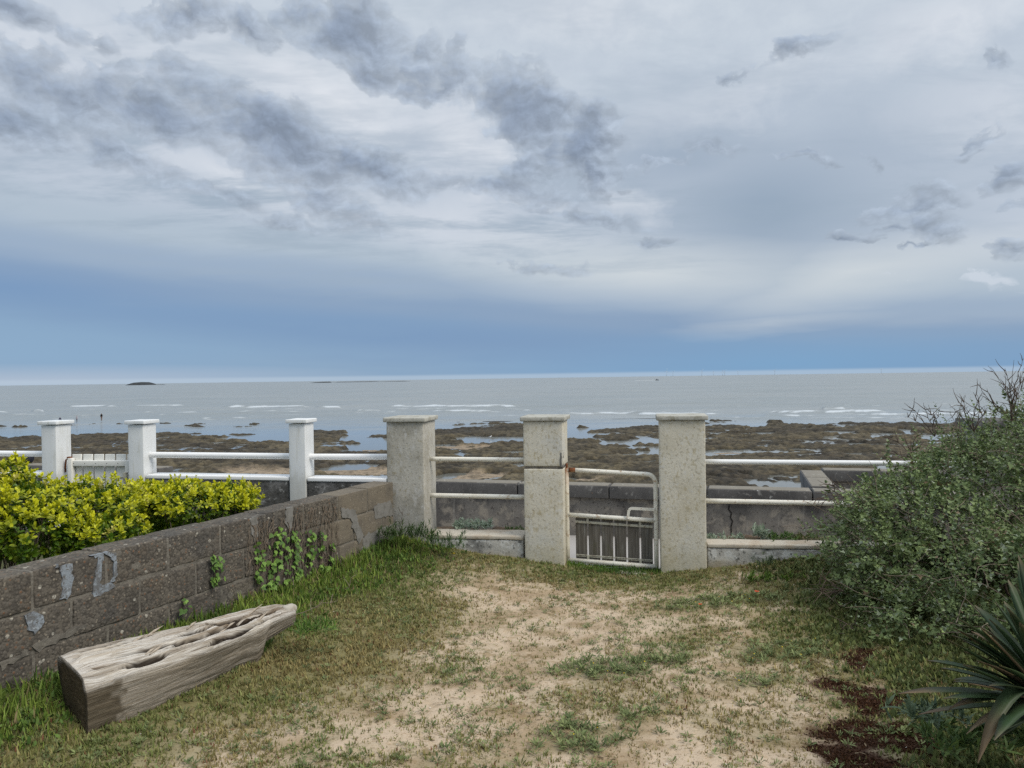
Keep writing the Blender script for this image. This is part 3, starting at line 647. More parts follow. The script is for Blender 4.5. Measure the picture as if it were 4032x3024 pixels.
def cover(x, y):
    """how much of the ground is overgrown: turf, green patches, brown moss"""
    s = wall_s(x, y)
    lush = sstep(.62, .18, s + .18 * fbm2(x * 2.5, y * 2.5, 3, 71)) * sstep(2.8, 3.4, y)
    lush = np.maximum(lush, .9 * sstep(.42, .1, fence_y(x) - y + .1 * fbm2(x * 4, y * 4, 2, 72)) * sstep(-.35, -.6, x))
    turf = sstep(1.75, .7, s + .55 * fbm2(x * 1.2, y * 1.2, 4, 73) + .12 * (y - 4)) * .95
    turf = np.maximum(turf, sstep(.75, .2, fence_y(x) - y + .35 * fbm2(x * 2.2, y * 2.2, 3, 74)) * .85)
    turf = np.maximum(turf, .42 * sstep(-.25, .35, fbm2(x * 1.9, y * 2.6, 4, 79)))
    turf = np.maximum(turf, sstep(1.05, 1.95, x + .5 * fbm2(x * 1.4, y * 1.4, 4, 75) - .12 * (y - 4)) * .75)
    patch = np.zeros_like(x)
    wx = x + .22 * fbm2(x * 5, y * 5, 4, 76); wy = y + .15 * fbm2(x * 5 + 9, y * 5, 4, 77)
    for cx, cy, rx, ry in PW: patch = np.maximum(patch, np.exp(-(((wx - cx) / rx) ** 2 + ((wy - cy) / ry) ** 2)))
    brown = np.zeros_like(x)
    for cx, cy, rx, ry in BROWN: brown = np.maximum(brown, np.exp(-(((wx - cx) / rx) ** 2 + ((wy - cy) / ry) ** 2) ** 1.5))
    spots = sstep(.08, .5, fbm2(x * 3.2, y * 4.2, 4, 78))
    return lush, turf, patch, brown, spots

def build_ground():
    xs = np.concatenate([[-14, -11, -8.5, -7, -6, -5.4], np.linspace(-5, 5, 500), [5.4, 6, 7, 8.5, 11, 14]]); ts = np.concatenate([np.linspace(0, .55, 30), np.linspace(.56, 1, 260)])
    X = np.repeat(xs[None], len(ts), 0); Y = -6 + ts[:, None] * (fence_y(xs)[None] + .12 + 6)
    Z = ground_h(X, Y)
    lush, turf, patch, brown, spots = cover(X, Y)
    Z = Z + .005 * turf * fbm2(X * 14, Y * 14, 2, 63)
    hill = fbm2(X * 9, Y * 9, 3, 65); Z = Z + .004 * hill
    sandc = np.array([.50, .395, .285]); turfc = np.array([.175, .158, .066]); lushc = np.array([.07, .075, .03]); brownc = np.array([.060, .028, .015]); debris = np.array([.30, .215, .125])
    def mixc(a, b, f): return a * (1 - f[..., None]) + b * f[..., None]
    C = np.ones(X.shape + (3,)) * sandc
    C = mixc(C, debris, sstep(-.15, .35, fbm2(X * 5, Y * 6, 4, 66)) * .7)
    C = mixc(C, turfc, np.clip(turf * sstep(-.55, .2, fbm2(X * 9, Y * 9, 3, 67) + turf * .9 - .35) + .55 * patch, 0, 1))
    C = mixc(C, lushc, lush); C = mixc(C, brownc, (brown > .04) * sstep(.16, .62, brown + .45 * fbm2(X * 11, Y * 11, 4, 68)))
    me = mesh('ground', np.stack([X, Y, Z], -1).reshape(-1, 3), grid_faces(len(ts), len(xs)), C=C.reshape(-1, 3))
    m = material('sandy ground', None, .95, [
        N(scale=60., lo=.56, hi=.70, col=(.55, .45, .34), k=.75, mode='MULTIPLY'), N(scale=160., lo=.55, hi=.7, col=(.62, .55, .45), k=.6, mode='MULTIPLY'),
        N(scale=22., lo=.5, hi=.68, col=(1.16, 1.12, 1.06), k=.6, mode='MULTIPLY'), N(scale=34., lo=.58, hi=.66, col=(.40, .36, .26), k=.6, mode='MULTIPLY'), N(scale=11., detail=7, rough=.7, lo=.50, hi=.58, col=(.50, .46, .33), k=.72, mode='MULTIPLY', also=N(scale=2.1, lo=.42, hi=.60)), N(scale=16., detail=7, rough=.7, lo=.54, hi=.60, col=(.42, .47, .30), k=.55, mode='MULTIPLY', also=N(scale=1.5, lo=.46, hi=.6))],
        [N(scale=35., k=.5, dist_m=.012), N(scale=150., k=.5, dist_m=.004)], attr='Col')
    tag(add('ground', me, m, recentre=False), kind='structure', label='sandy drive with thin patchy turf')
build_ground()

# ---- terrace between the fence and the sea wall
def build_terrace():
    xs = np.linspace(-13, 12, 80); ts = np.linspace(0, 1, 12)
    y0 = fence_y(xs) + .10; y1 = np.where(xs > 3.3, sea_y(xs, 10.25), sea_y(xs)) + .1
    X = np.repeat(xs[None], 12, 0); Y = y0[None] + ts[:, None] * (y1 - y0)[None]
    Z = np.full_like(X, -.10) + .008 * fbm2(X * 2, Y * 2, 2, 81)
    Z = Z + .12 * sstep(.22, .0, ts)[:, None]
    tag(add('terrace', mesh('terrace', np.stack([X, Y, Z], -1).reshape(-1, 3), grid_faces(12, 80)), M['path'], recentre=False), kind='structure', label='pale path between the fence and the sea wall')
build_terrace()

# ================================================================== SEA WALL
SEAWALL_TOP = .46
def seawall(name, p, q, top, label, copings, group='sea wall stretches'):
    """p, q: ends of the landward face, left to right; coping stones are parts"""
    p = np.array([*p, 0.]); q = np.array([*q, 0.]); e = unit(q - p); n = np.array([-e[1], e[0], 0]); Ln = np.linalg.norm(q - p)
    root = empty(name, (*((p + q) / 2)[:2], -.1), label=label, cat='sea wall', group=group)
    a = math.atan2(e[1], e[0]); mid = (p + q) / 2 + n * .12
    vf('wall_body', rbox((mid[0], mid[1], (top - .135 + SEA - .6) / 2), (Ln, .20, top - .135 - SEA + .6), a, .01, .35, .006, 3), M['seawall'], root)
    edges = [0] + copings + [Ln]
    for i in range(len(edges) - 1):
        w = edges[i + 1] - edges[i] - .012
        if w < .05: continue
        c = p + e * (edges[i] + edges[i + 1]) / 2 + n * .10
        st = vf('coping_stone', rbox((c[0], c[1], top - .0675), (w, .26, .135), a, .010, .12, .003, 9, i), M['coping'], root)
        vf('worn_top', rbox((c[0], c[1], top + .0015), (w - .022, .232, .006), a, .0025, .15, .001, 9, i), M['copingtop'], st)
    return root
P_near_right = np.array([4.7, sea_y(4.7)]); 
wl = -4.6
main = seawall('sea_wall', (wl, sea_y(wl)), P_near_right, SEAWALL_TOP, 'grey concrete sea wall with dark coping stones behind the pipe gate',
               [ (x - wl) * math.sqrt(1 + STAN ** 2) for x in (-3.93, -2.93, -1.94, -.94, .05, 1.044, 2.038, 3.03, 4.02)])
seawall('sea_wall', (-13, sea_y(-13) + .02), (wl - .01, sea_y(wl - .01) + .02), SEAWALL_TOP + .075, 'sea wall stretch with beige top behind the leftmost white post', [1.0, 2.0, 3.0, 4.0, 5.0, 6.0, 7.0, 8.0])
ret0 = np.array([3.33, sea_y(3.33) + .27]); ret1 = ret0 + SN[:2] * 1.42
rr = seawall('sea_wall', ret0 + SE[:2] * .0, ret1, SEAWALL_TOP + .012, 'short return of the sea wall running seaward beside the shrub', [.75])
far0 = ret1 + SE[:2] * .03
seawall('sea_wall', far0, far0 + SE[:2] * 9.0, SEAWALL_TOP + .02, 'set back sea wall stretch half hidden by the green shrub', [.95, 1.95, 2.95, 3.95, 4.95, 5.95, 6.95, 7.95])
# the long crack below the coping, right of the gate
def crack(pts, parent, w=.006):
    g = G(); n = -SN
    for a, b in zip(pts[:-1], pts[1:]):
        A = at_plane(*a, (3.0, sea_y(3.0) + .02, 0), SN); B = at_plane(*b, (3.0, sea_y(3.0) + .02, 0), SN)
        t = unit(B - A); s = np.cross(t, SN) * w
        g.add(prism([A - s + n * .003, B - s + n * .003, B + s + n * .003, A + s + n * .003], n * .0015))
    add('crack', g.mesh('crack', smooth=False), M['crack'], parent)
crack([(2872, 1990), (2868, 2005), (2880, 2020), (2876, 2038), (2884, 2052), (2878, 2075), (2880, 2096), (2876, 2118)], main)

# ---- grey concrete block far right behind the shrub
blk = empty('concrete_block', (*at_depth(3925, 1700, 9.0)[:2], -.2), label='grey concrete block with a dark slab behind the top of the shrub', cat='concrete block')
bc = at_depth(3990, 1700, 9.0)
vf('block_body', rbox((bc[0], bc[1], .40), (.95, .6, 1.2), -.2, .01, .2, .006, 4), M['seawall'], blk)
vf('top_slab', rbox((bc[0], bc[1], 1.042), (1.03, .68, .075), -.2, .012, .2, .005, 6), M['darkwall'], blk)

# ================================================================== GARDEN FENCE
TOP = 1.32
def pillar(label, xl, yl, w, d, rz, base, mat, cap_over=(.024, .024), groove=None, tilt=0.0):
    """xl, yl: front left corner"""
    e = np.array([math.cos(rz), math.sin(rz)]); n = np.array([-e[1], e[0]])
    c = np.array([xl, yl]) + e * w / 2 + n * d / 2
    root = empty('gate_pillar', (c[0], c[1], base), label=label, cat='pillar', group='concrete gate pillars')
    h = TOP - .040 - base
    if groove is None:
        vf('shaft', rbox((c[0], c[1], base + h / 2 - .1), (w, d, h + .2), rz, .010, .045, .0035, 9, int(w * 1000)), mat, root)
    else:
        vf('shaft', rbox((c[0], c[1], (base - .2 + groove - .011) / 2), (w, d, groove - .011 - base + .2), rz, .010, .045, .0035, 9, 3), mat, root)
        vf('mortar_joint', rbox((c[0], c[1], groove), (w - .014, d - .014, .06), rz, .004, .05, .002, 12), M['mortar'], root)
        vf('shaft', rbox((c[0], c[1], (groove + .009 + TOP - .040) / 2), (w, d, TOP - .040 - groove - .009), rz, .010, .045, .0035, 9, 5), mat, root)
    V, Fq = rbox((c[0], c[1], TOP - .020), (w + 2 * cap_over[0], d + 2 * cap_over[1], .040), rz, .010, .05, .004, 9, 8)
    vf('cap', (V, Fq), M['cap'], root)
    return root, c, e, n
a8 = FA
p1, c1, e1, n1 = pillar('lichened grey gate pillar where the block wall meets the fence', -1.108, fence_y(-1.108), .336, .40, a8 - .02, .0, M['pillar_grey'])
p2, c2, e2, n2 = pillar('cream gate pillar with a mortar joint and rusty hinge, left of the pipe gate', .089, fence_y(.089), .340, .36, R(-10.5), .0, M['pillar'], groove=.885)
p3, c3, e3, n3 = pillar('cream gate pillar on the latch side, right of the pipe gate', 1.222, fence_y(1.222) + .005, .374, .36, R(-10.0), -.06, M['pillar'])

# broken corner with rusty hinge on the gate's left pillar
hp = np.array([.440, 6.52]); 
chip = vf('broken_corner', rbox((c2[0] + e2[0] * .155 - n2[0] * .165, c2[1] + e2[1] * .155 - n2[1] * .165, .955), (.034, .034, .13), R(-10.5) + .5, .010, .02, .012, 30, 5), M['cement'], p2)

def low_wall(label, x0, x1, top, setb, depth, base=-.15):
    y0, y1 = fence_y(x0), fence_y(x1)
    m = np.array([(x0 + x1) / 2, (y0 + y1) / 2]) + FN[:2] * (setb + depth / 2); Ln = math.hypot(x1 - x0, y1 - y0)
    root = empty('low_wall', (m[0], m[1], 0), label=label, cat='low wall', group='low garden walls under the pipe rails')
    vf('wall_body', rbox((m[0], m[1], (base + top - .03) / 2), (Ln, depth, top - .03 - base), FA, .012, .035, .007, 12, int(top * 100)), M['lowwall'], root)
    vf('ledge', rbox((m[0], m[1], top - .012), (Ln, depth + .012, .036), FA, .010, .04, .005, 10), M['ledge'], root)
    return root
low_wall('low stained wall between the two left gate pillars', -.79, .075, .285, .035, .26)
low_wall('low stained wall right of the gate running under the shrub', 1.60, 3.9, .245, .03, .20)

def rail(label, p, q, r, mat, group, name='pipe_rail', sag=.0):
    p, q = np.array(p, float), np.array(q, float); ts = np.linspace(0, 1, 14)[:, None]
    pts = p + (q - p) * ts; pts[:, 2] -= sag * np.sin(ts[:, 0] * math.pi)
    o = vf(name, tube(pts, r, 14), mat); return tag(o, label, 'rail', group)
G1 = 'cream pipe rails between the gate pillars'
rail('upper cream pipe rail between the two left gate pillars', at_depth(1692, 1807, 6.82), at_depth(2066, 1811, 6.665), .0205, M['cream'], G1)
rail('lower cream pipe rail between the two left gate pillars', at_depth(1690, 1950, 6.82), at_depth(2066, 1957.5, 6.665), .0205, M['cream'], G1)
G2 = 'cream pipe rails running into the shrub'
q3 = np.array([*(c3 + e3 * .16), 0]); q4 = np.array([3.9, fence_y(3.9) + .17, 0])
rail('upper cream pipe rail right of the gate reaching into the shrub', q3 + [0, 0, .918], q4 + [0, 0, .900], .0215, M['whitepipe'], G2)
rail('lower cream pipe rail right of the gate reaching into the shrub', q3 + [0, 0, .585], q4 + [0, 0, .555], .0205, M['cream'], G2)

# ---- pipe gate
def pipe_gate():
    L0 = np.array([.462, 6.585]); R0 = np.array([1.207, 6.465]); e = unit(np.array([*(R0 - L0), 0])); Wd = np.linalg.norm(R0 - L0); n = np.array([-e[1], e[0], 0])
    sag = -.040 / Wd
    def P(s, z, o=0.0): return np.array([L0[0], L0[1], 0]) + e * s + n * o + np.array([0, 0, z + sag * s])
    root = empty('pipe_gate', P(Wd / 2, 0), label='cream pipe gate with grey boards hanging between two pillars', cat='gate')
    r = .019
    vf('hinge_stile', tube([P(0, z) for z in (.035, .2, .45, .62, .868)], [r, r, r, r * 1.02, r], 14), M['cream_rusty'], root)
    vf('hinge_pin', tube([P(0, .86), P(0, .905)], .011, 10), M['rust'], root)
    arc = [P(Wd - .07 + .07 * math.sin(a), .852 - .07 + .07 * math.cos(a)) for a in np.linspace(0, math.pi / 2, 8)]
    fr = vf('bent_frame', tube([P(.0, .852), P(.2, .852), P(.45, .852)] + arc + [P(Wd, .6), P(Wd, .3), P(Wd, .012)], r, 14), M['cream'], root)
    vf('rust_collar', tube([P(.016, .852), P(.075, .852)], r * 1.05, 14), M['rust'], fr)
    vf('middle_rail', tube([P(.0, .462), P(Wd / 2, .462), P(Wd, .462)], r, 14), M['cream'], root)
    vf('bottom_rail', tube([P(.0, .070), P(Wd / 2, .070), P(Wd, .070)], r, 14), M['cream'], root)
    pitch, bw = .1115, .0975
    Mt = np.array([[1, 0, 0], [0, 1, 0], [sag, 0, 1]])
    az = math.atan2(e[1], e[0])
    for i in range(6):
        c = P(.070 + pitch * i + bw / 2, .268, .026)
        vf('board', rbox(c, (bw, .016, .372 + .006 * ((i * 5) % 3 - 1)), az, .003, .08, .0012, 20, i, M=Mt), M['board'], root)
    for z, hgt, o in ((.405, .022, .010), (.120, .009, .010)):
        vf('cross_bar', rbox(P(.070 + pitch * 3 - .007, z, o), (pitch * 6 - .012, .006, hgt), az, .002, .2, M=Mt), M['flatbar'], root)
    vf('cross_bar', rbox(P(.070 + pitch * 3 - .007, .108, .011), (pitch * 6 - .012, .005, .006), az, .002, .2, M=Mt), M['flatbar'], root)
    for i in (1, 5):
        s = .070 + pitch * i - .007
        vf('bracket', rbox(P(s, .424, .004), (.020, .006, .055), az, .002, .2), M['flatbar'], root)
        vf('bracket', rbox(P(s, .097, .004), (.020, .006, .05), az, .002, .2), M['flatbar'], root)
    lev = [P(.520, .475, -.026), P(.522, .50, -.026), P(.526, .525, -.026)] + [P(.526 + .03 * (1 - math.cos(a)), .525 + .032 * math.sin(a), -.026) for a in np.linspace(.3, math.pi / 2, 5)] + [P(.62, .558, -.026), P(Wd - .012, .558, -.026)]
    lev = np.array(lev); g = G(); T = np.gradient(lev, axis=0); T = unit(T)
    up = np.cross(n, T); h = .0115
    ring = [np.array([lev[i] + up[i] * h - n * .004, lev[i] + up[i] * h + n * .004, lev[i] - up[i] * h + n * .004, lev[i] - up[i] * h - n * .004]) for i in range(len(lev))]
    V = np.concatenate(ring); Fc = [[i * 4 + j, i * 4 + (j + 1) % 4, i * 4 + 4 + (j + 1) % 4, i * 4 + 4 + j] for i in range(len(lev) - 1) for j in range(4)] + [[0, 1, 2, 3], [len(V) - 4, len(V) - 3, len(V) - 2, len(V) - 1]]
    lv = vf('latch_lever', (V, Fc), M['cream'], root, smooth=False)
    vf('pivot', tube([P(.520, .468, -.036), P(.520, .468, .0)], .012, 12), M['cream'], lv)
    vf('latch_plate', rbox(P(Wd + .004, .565, -.024), (.012, .022, .068), az, .002, .2), M['cream'], root)
    return root
pipe_gate()
th = at_height(2430, 2262, -.02)
tag(vf('threshold', rbox((th[0], th[1] + .03, -.035), (.52, .10, .07), R(-9), .01, .05, .005, 12), M['ledge']), 'flat concrete threshold in the grass under the pipe gate', 'threshold')
fb = at_height(2135, 2226, .03)
tag(vf('footing_slab', rbox((fb[0], fb[1] + .03, .01), (.24, .12, .07), R(-10), .01, .05, .005, 12), M['ledge']), 'small concrete footing at the base of the pillar with the rusty hinge', 'footing')

# ================================================================== WHITE FENCE OF THE NEIGHBOUR
GW = 'white posts of the neighbouring fence'
def white_post(label, xl, w=.152, d=.20, base=-.1, top=TOP - .01):
    yl = fence_y(xl); c = np.array([xl, yl]) + FE[:2] * w / 2 + FN[:2] * d / 2
    root = empty('white_post', (c[0], c[1], 0), label=label, cat='post', group=GW)
    vf('shaft', rbox((c[0], c[1], (base + top - .04) / 2), (w, d, top - .04 - base), FA, .006, .05, .0015, 9), M['white'], root)
    vf('cap', rbox((c[0], c[1], top - .017), (w + .046, d + .046, .034), FA, .006, .05, .002, 12), M['white'], root)
    return c
w1 = white_post('leftmost white square post, left of the white picket gate', -4.42)
w2 = white_post('white square post right of the white picket gate', -3.545)
w3 = white_post('white square post standing alone nearest the grey pillar', -2.0)
GR = 'white rails of the neighbouring fence'
def wrail(label, a, b, za, zb): return rail(label, (*a, za), (*b, zb), .0275, M['whitepipe'], GR, name='white_rail')
wrail('white pipe rail between the lone white post and the grey pillar', w3, c1 - e1 * .16, .967, .955)
wrail('white pipe rail right of the white picket gate', w2 , w3, .985, .970)
wrail('white pipe rail running out of view left of the picket gate', w1 + FE[:2] * -1.7, w1, 1.005, .993)
def white_base(label, xa, xb, za, zb):
    pa = np.array([xa, fence_y(xa)]) + FN[:2] * .10; pb = np.array([xb, fence_y(xb)]) + FN[:2] * .10; m = (pa + pb) / 2; Ln = np.linalg.norm(pb - pa); sl = (zb - za) / Ln
    Mt = np.array([[1, 0, 0], [0, 1, 0], [sl, 0, 1]]); z = (za + zb) / 2
    root = empty('fence_base_wall', (m[0], m[1], 0), label=label, cat='low wall', group='dark base walls of the white fence')
    vf('wall_body', rbox((m[0], m[1], z - .46), (Ln, .17, .86), FA, .01, .05, .008, 9, M=Mt), M['darkwall'], root)
    vf('white_beam', rbox((m[0], m[1], z - .016), (Ln, .185, .034), FA, .006, .1, .001, 9, M=Mt), M['whitepipe'], root)
white_base('blackened base wall with white top between the lone white post and the grey pillar', -1.838, -1.115, .788, .782)
white_base('base wall with white top right of the white picket gate', -3.38, -2.01, .808, .793)
white_base('base wall with white top left of the white picket gate', -6.2, -4.43, .840, .822)

def picket_gate():
    A = np.array([-4.225, 0]); A[1] = fence_y(A[0]) + .10; Bx = -3.56; e = FE; n = FN
    def P(s, z, o=0.0): return np.array([A[0], A[1], 0]) + e * s + n * o + np.array([0, 0, z])
    root = empty('picket_gate', P(.33, .05), label='white wooden picket gate between two white posts behind the hedge', cat='gate')
    for i in range(6):
        vf('picket', rbox(P(.085 + i * .1135, .52, .03), (.094, .018, .935), FA, .004, .2, .001, 9, i), M['whitewood'], root)
    for z in (.905, .30):
        vf('gate_rail', rbox(P(.355, z, .0), (.565, .042, .052), FA, .005, .2), M['whitewood'], root)
    for i in range(6):
        vf('screw', tube([P(.085 + i * .1135, .905, -.0205), P(.085 + i * .1135, .905, -.0225)], .004, 8), M['darktwig'], root)
    vf('hinge_post', rbox(P(.052, .47, -.01), (.044, .05, .97), FA, .006, .2), M['whitewood'], root)
    vf('hinge_strap', tube([P(.015, .95, .0), P(-.01, .935, .0), P(-.018, .88, .0), P(-.018, .82, .0)], .008, 8), M['rust'], root)
    vf('hinge_cap', rbox(P(.035, .957, -.01), (.034, .04, .022), FA, .004, .2), M['rust'], root)
    vf('latch_post', rbox(P(.640, .48, -.012), (.04, .05, .91), FA, .006, .2), M['whitewood'], root)
    vf('latch_block', rbox(P(.632, .775, -.045), (.036, .03, .10), FA, .006, .2), M['flatbar'], root)
    vf('latch_bolt', tube([P(.50, .768, -.05), P(.615, .775, -.055)], .005, 8), M['darktwig'], root)
picket_gate()

# ================================================================== BLOCK WALL ON THE LEFT
WALL_TOP = .765
def face(s, z, o=0.0): return WP + WD * s + WN * o + np.array([0, 0, z])          # s metres back from the far end is negative
bw_root = empty('block_wall', face(-2.3, 0), label='long gravelly concrete block wall along the left of the drive', cat='wall')
def build_block_wall():
    az = math.atan2(WD[1], WD[0]); rng = np.random.default_rng(4); Lb, Hc, Th = .405, .198, .20
    Ltot = 5.05
    m = face(-Ltot / 2, 0, -Th / 2)
    vf('mortar_core', rbox((m[0], m[1], (WALL_TOP - .012 - .25) / 2), (Ltot - .01, Th - .013, WALL_TOP - .012 + .25), az, .008, .045, .006, 14), M['mortar'], bw_root)
    for row in range(5):
        z1 = WALL_TOP - row * Hc; zc = z1 - Hc / 2
        s = -Ltot + (0 if row % 2 else Lb * .5)
        edges = [-Ltot] + [q for q in np.arange(s, -.02, Lb) if q > -Ltot + .05] + [0]
        for a, b in zip(edges[:-1], edges[1:]):
            j = rng.normal(0, 1, 4)
            c = face((a + b) / 2, zc + j[0] * .0015, -Th / 2 + j[1] * .002)
            new = (a + b) / 2 > -.62 - .18 * row
            big = row < 4
            vf('block', rbox(c, (b - a - .013, Th, Hc - .012), az + j[2] * .003, .010 if not new else .006, .03, .0045 if not new else .0025, 18 if not new else 8, int(abs(j[3]) * 1000)),
               M['block_new'] if new else M['block'], bw_root)
build_block_wall()
def patch(name, pts, mat, proud=.006, label=None, jitter=.006, seed=0, order=3):
    """a smear on the wall face drawn through photo points, with ragged outline"""
    Q = np.array([at_plane(px, py, WP, WN) for px, py in pts]); rng = np.random.default_rng(seed)
    ss = (Q - WP) @ WD; zz = Q[:, 2]; P2 = np.stack([ss, zz], 1)
    D = []
    for i in range(len(P2)):
        a, b = P2[i], P2[(i + 1) % len(P2)]; k = max(2, int(np.linalg.norm(b - a) / .02))
        for q in range(k): D.append(a + (b - a) * q / k + rng.normal(0, jitter, 2))
    D = np.array(D); D[:, 1] = np.minimum(D[:, 1], WALL_TOP - .004)
    V = [face(s, z, .004) for s, z in D]
    o = vf(name, prism([v + WN * (proud - .004) for v in V], -WN * (proud + .02)), mat, bw_root, smooth=False)
    if label: o['label'] = label
    return o
# far end: cement repairs
patch('cement_smear', [(1340, 2000), (1345, 2040), (1380, 2040), (1395, 2100), (1412, 2140), (1430, 2110), (1410, 2060), (1398, 2010), (1380, 2005)], M['cement'], .006, seed=1)
patch('cement_smear', [(1475, 1988), (1535, 1972), (1548, 2000), (1552, 2030), (1480, 2042), (1470, 2015)], M['cement'], .005, seed=2)
patch('cement_smear', [(1430, 2112), (1500, 2080), (1553, 2060), (1555, 2150), (1425, 2170)], M['cement'], .004, seed=3)
patch('cement_smear', [(1125, 1985), (1150, 1975), (1155, 2030), (1140, 2090), (1122, 2060)], M['cement'], .006, seed=4)
patch('cement_smear', [(985, 2040), (1010, 2032), (1015, 2100), (1000, 2140), (990, 2090)], M['cement'], .006, seed=5)
# painted strokes: a "1" and a squared "0"
patch('painted_stroke', [(222, 2228), (240, 2236), (282, 2222), (285, 2250), (284, 2300), (280, 2335), (262, 2356), (232, 2362), (240, 2320), (242, 2260), (232, 2245)], M['daub'], .005, 'pale blue-grey painted digit 1', .007, 6)
patch('painted_stroke', [(352, 2178), (380, 2168), (425, 2166), (455, 2180), (466, 2210), (462, 2260), (454, 2288), (438, 2288), (446, 2250), (448, 2212), (432, 2190), (408, 2186), (400, 2215), (398, 2260), (388, 2292),
                         (412, 2302), (450, 2296), (452, 2312), (425, 2326), (395, 2345), (368, 2346), (360, 2332), (372, 2290), (380, 2240), (385, 2200), (366, 2190)], M['daub'], .005, 'pale blue-grey painted digit 0', .0055, 7)
patch('painted_stroke', [(112, 2410), (150, 2402), (168, 2450), (160, 2480), (140, 2496), (118, 2480), (104, 2452)], M['daub'], .005, 'pale blue-grey paint daub low on the wall', .008, 8)
patch('cement_smear', [(0, 2610), (60, 2590), (105, 2560), (110, 2580), (70, 2605), (0, 2640)], M['mortar'], .005, seed=9)
patch('cement_smear', [(130, 2540), (240, 2490), (330, 2452), (340, 2470), (250, 2515), (150, 2560)], M['mortar'], .004, seed=10)

# ================================================================== DRIFTWOOD LOG
def build_log():
    # stations: t, front-bottom, front-top, back-top, back-bottom (world metres)
    S = [(0.00, (-1.868, 3.325, .020), (-1.880, 3.335, .345), (-2.125, 3.500, .432), (-2.060, 3.500, .03)),
         (0.24, (-1.755, 3.595, .030), (-1.692, 3.605, .328), (-1.925, 3.760, .420), (-1.910, 3.745, .05)),
         (0.46, (-1.648, 3.855, .040), (-1.542, 3.845, .316), (-1.742, 3.990, .408), (-1.760, 3.985, .07)),
         (0.70, (-1.520, 4.130, .045), (-1.424, 4.105, .310), (-1.592, 4.215, .397), (-1.605, 4.225, .09)),
         (0.79, (-1.450, 4.215, .030), (-1.390, 4.185, .309), (-1.525, 4.295, .391), (-1.535, 4.305, .12)),
         (0.835, (-1.425, 4.240, .070), (-1.372, 4.220, .309), (-1.485, 4.325, .384), (-1.492, 4.335, .18)),
         (0.87, (-1.410, 4.248, .175), (-1.354, 4.250, .310), (-1.458, 4.345, .378), (-1.462, 4.345, .23)),
         (0.94, (-1.338, 4.330, .208), (-1.312, 4.330, .313), (-1.398, 4.410, .362), (-1.392, 4.405, .27)),
         (1.00, (-1.275, 4.385, .240), (-1.265, 4.400, .316), (-1.330, 4.460, .345), (-1.325, 4.450, .27))]
    tt = np.array([s[0] for s in S]); Cn = np.array([s[1:] for s in S])          # station x corner x 3
    nt, na = 320, 240
    t = np.linspace(0, 1, nt); C = np.stack([[np.interp(t, tt, Cn[:, c, k]) for k in range(3)] for c in range(4)], 0)   # 4,3,nt
    ph = np.arange(4000) / 4000 * 2 * math.pi
    ex = 2 / 4.4
    a = .5 + .5 * np.sign(np.cos(ph)) * np.abs(np.cos(ph)) ** ex; b = .5 + .5 * np.sign(np.sin(ph)) * np.abs(np.sin(ph)) ** ex
    # walk the outline evenly, closer on the upper side; a: 0 back .. 1 front, b: 0 bottom .. 1 top
    seg = np.hypot(np.diff(np.append(a, a[0])), np.diff(np.append(b, b[0]))) * np.where(b > .8, 2.2, 1.0)
    arc = np.concatenate([[0], np.cumsum(seg)]); want = np.arange(na) / na * arc[-1]
    a, b = np.interp(want, arc, np.append(a, a[0])), np.interp(want, arc, np.append(b, b[0]))
    A, T = np.meshgrid(a, t, indexing='xy'); Bv, _ = np.meshgrid(b, t, indexing='xy')
    def bil(k): return (C[1, k][:, None] * A * Bv + C[0, k][:, None] * A * (1 - Bv) + C[2, k][:, None] * (1 - A) * Bv + C[3, k][:, None] * (1 - A) * (1 - Bv))
    Pt = np.stack([bil(0), bil(1), bil(2)], -1)
    top = sstep(.78, .96, Bv); frontm = sstep(.85, 1., A)
    # split, fibrous upper side: weathered plates parted by long open cracks
    warp = fbm2(T * 3, A * 3, 3, 90) * .07
    Aw = A + warp
    plates = fbm2(T * 1.8, np.floor(Aw * 8.5) * 3.7, 3, 88)
    fibre = fbm2(T * 3.0, Aw * 26, 4, 91); coarse = fbm2(T * 2.5, Aw * 9, 3, 92)
    crackd = np.zeros_like(T)
    for a0, a1, t0, t1, w, dp in [(.14, .20, .22, .95, .030, .050), (.30, .27, .02, .34, .018, .030), (.45, .40, .36, .88, .034, .055), (.55, .58, .05, .52, .022, .040), (.66, .60, .30, .97, .042, .065), (.83, .76, .10, .50, .022, .045), (.88, .80, .46, .90, .020, .035),
                                  (.36, .33, .50, .97, .028, .050), (.22, .24, .0, .30, .014, .022), (.74, .70, .02, .26, .016, .028), (.50, .52, .62, .99, .022, .045), (.93, .92, .05, .6, .012, .02)]:
        q = (T - t0) / (t1 - t0); cc = a0 + (a1 - a0) * q + .028 * fbm2(T * 7, np.full_like(T, a0 * 31), 3, 95)
        ww = w * 1.7 * (.35 + .85 * np.clip(.5 + fbm2(T * 9, np.full_like(T, a0 * 57), 2, 96), 0, 1)) * sstep(-.02, .15, q) * sstep(1.02, .85, q)
        crackd = np.maximum(crackd, dp * np.exp(-((Aw - cc) / np.maximum(ww, 1e-4)) ** 4) * (ww > 1e-3))
    band = np.exp(-((A - .56 + .10 * T) / .22) ** 2) * sstep(.18, .40, T)
    notch = .016 * sstep(.56, .60, T + .03 * fibre) * sstep(.93, .86, T) * np.exp(-((A - .40) / .15) ** 4)
    depth = crackd + notch
    rise = .008 * (1 - ((A - .5) / .5) ** 2) + .020 * plates + .013 * fibre + .012 * coarse
    Pt[..., 2] += top * (rise * sstep(-.005, .05, T) - depth) * sstep(1.02, .90, T)
    n_side = np.array([.80, -.60, 0])
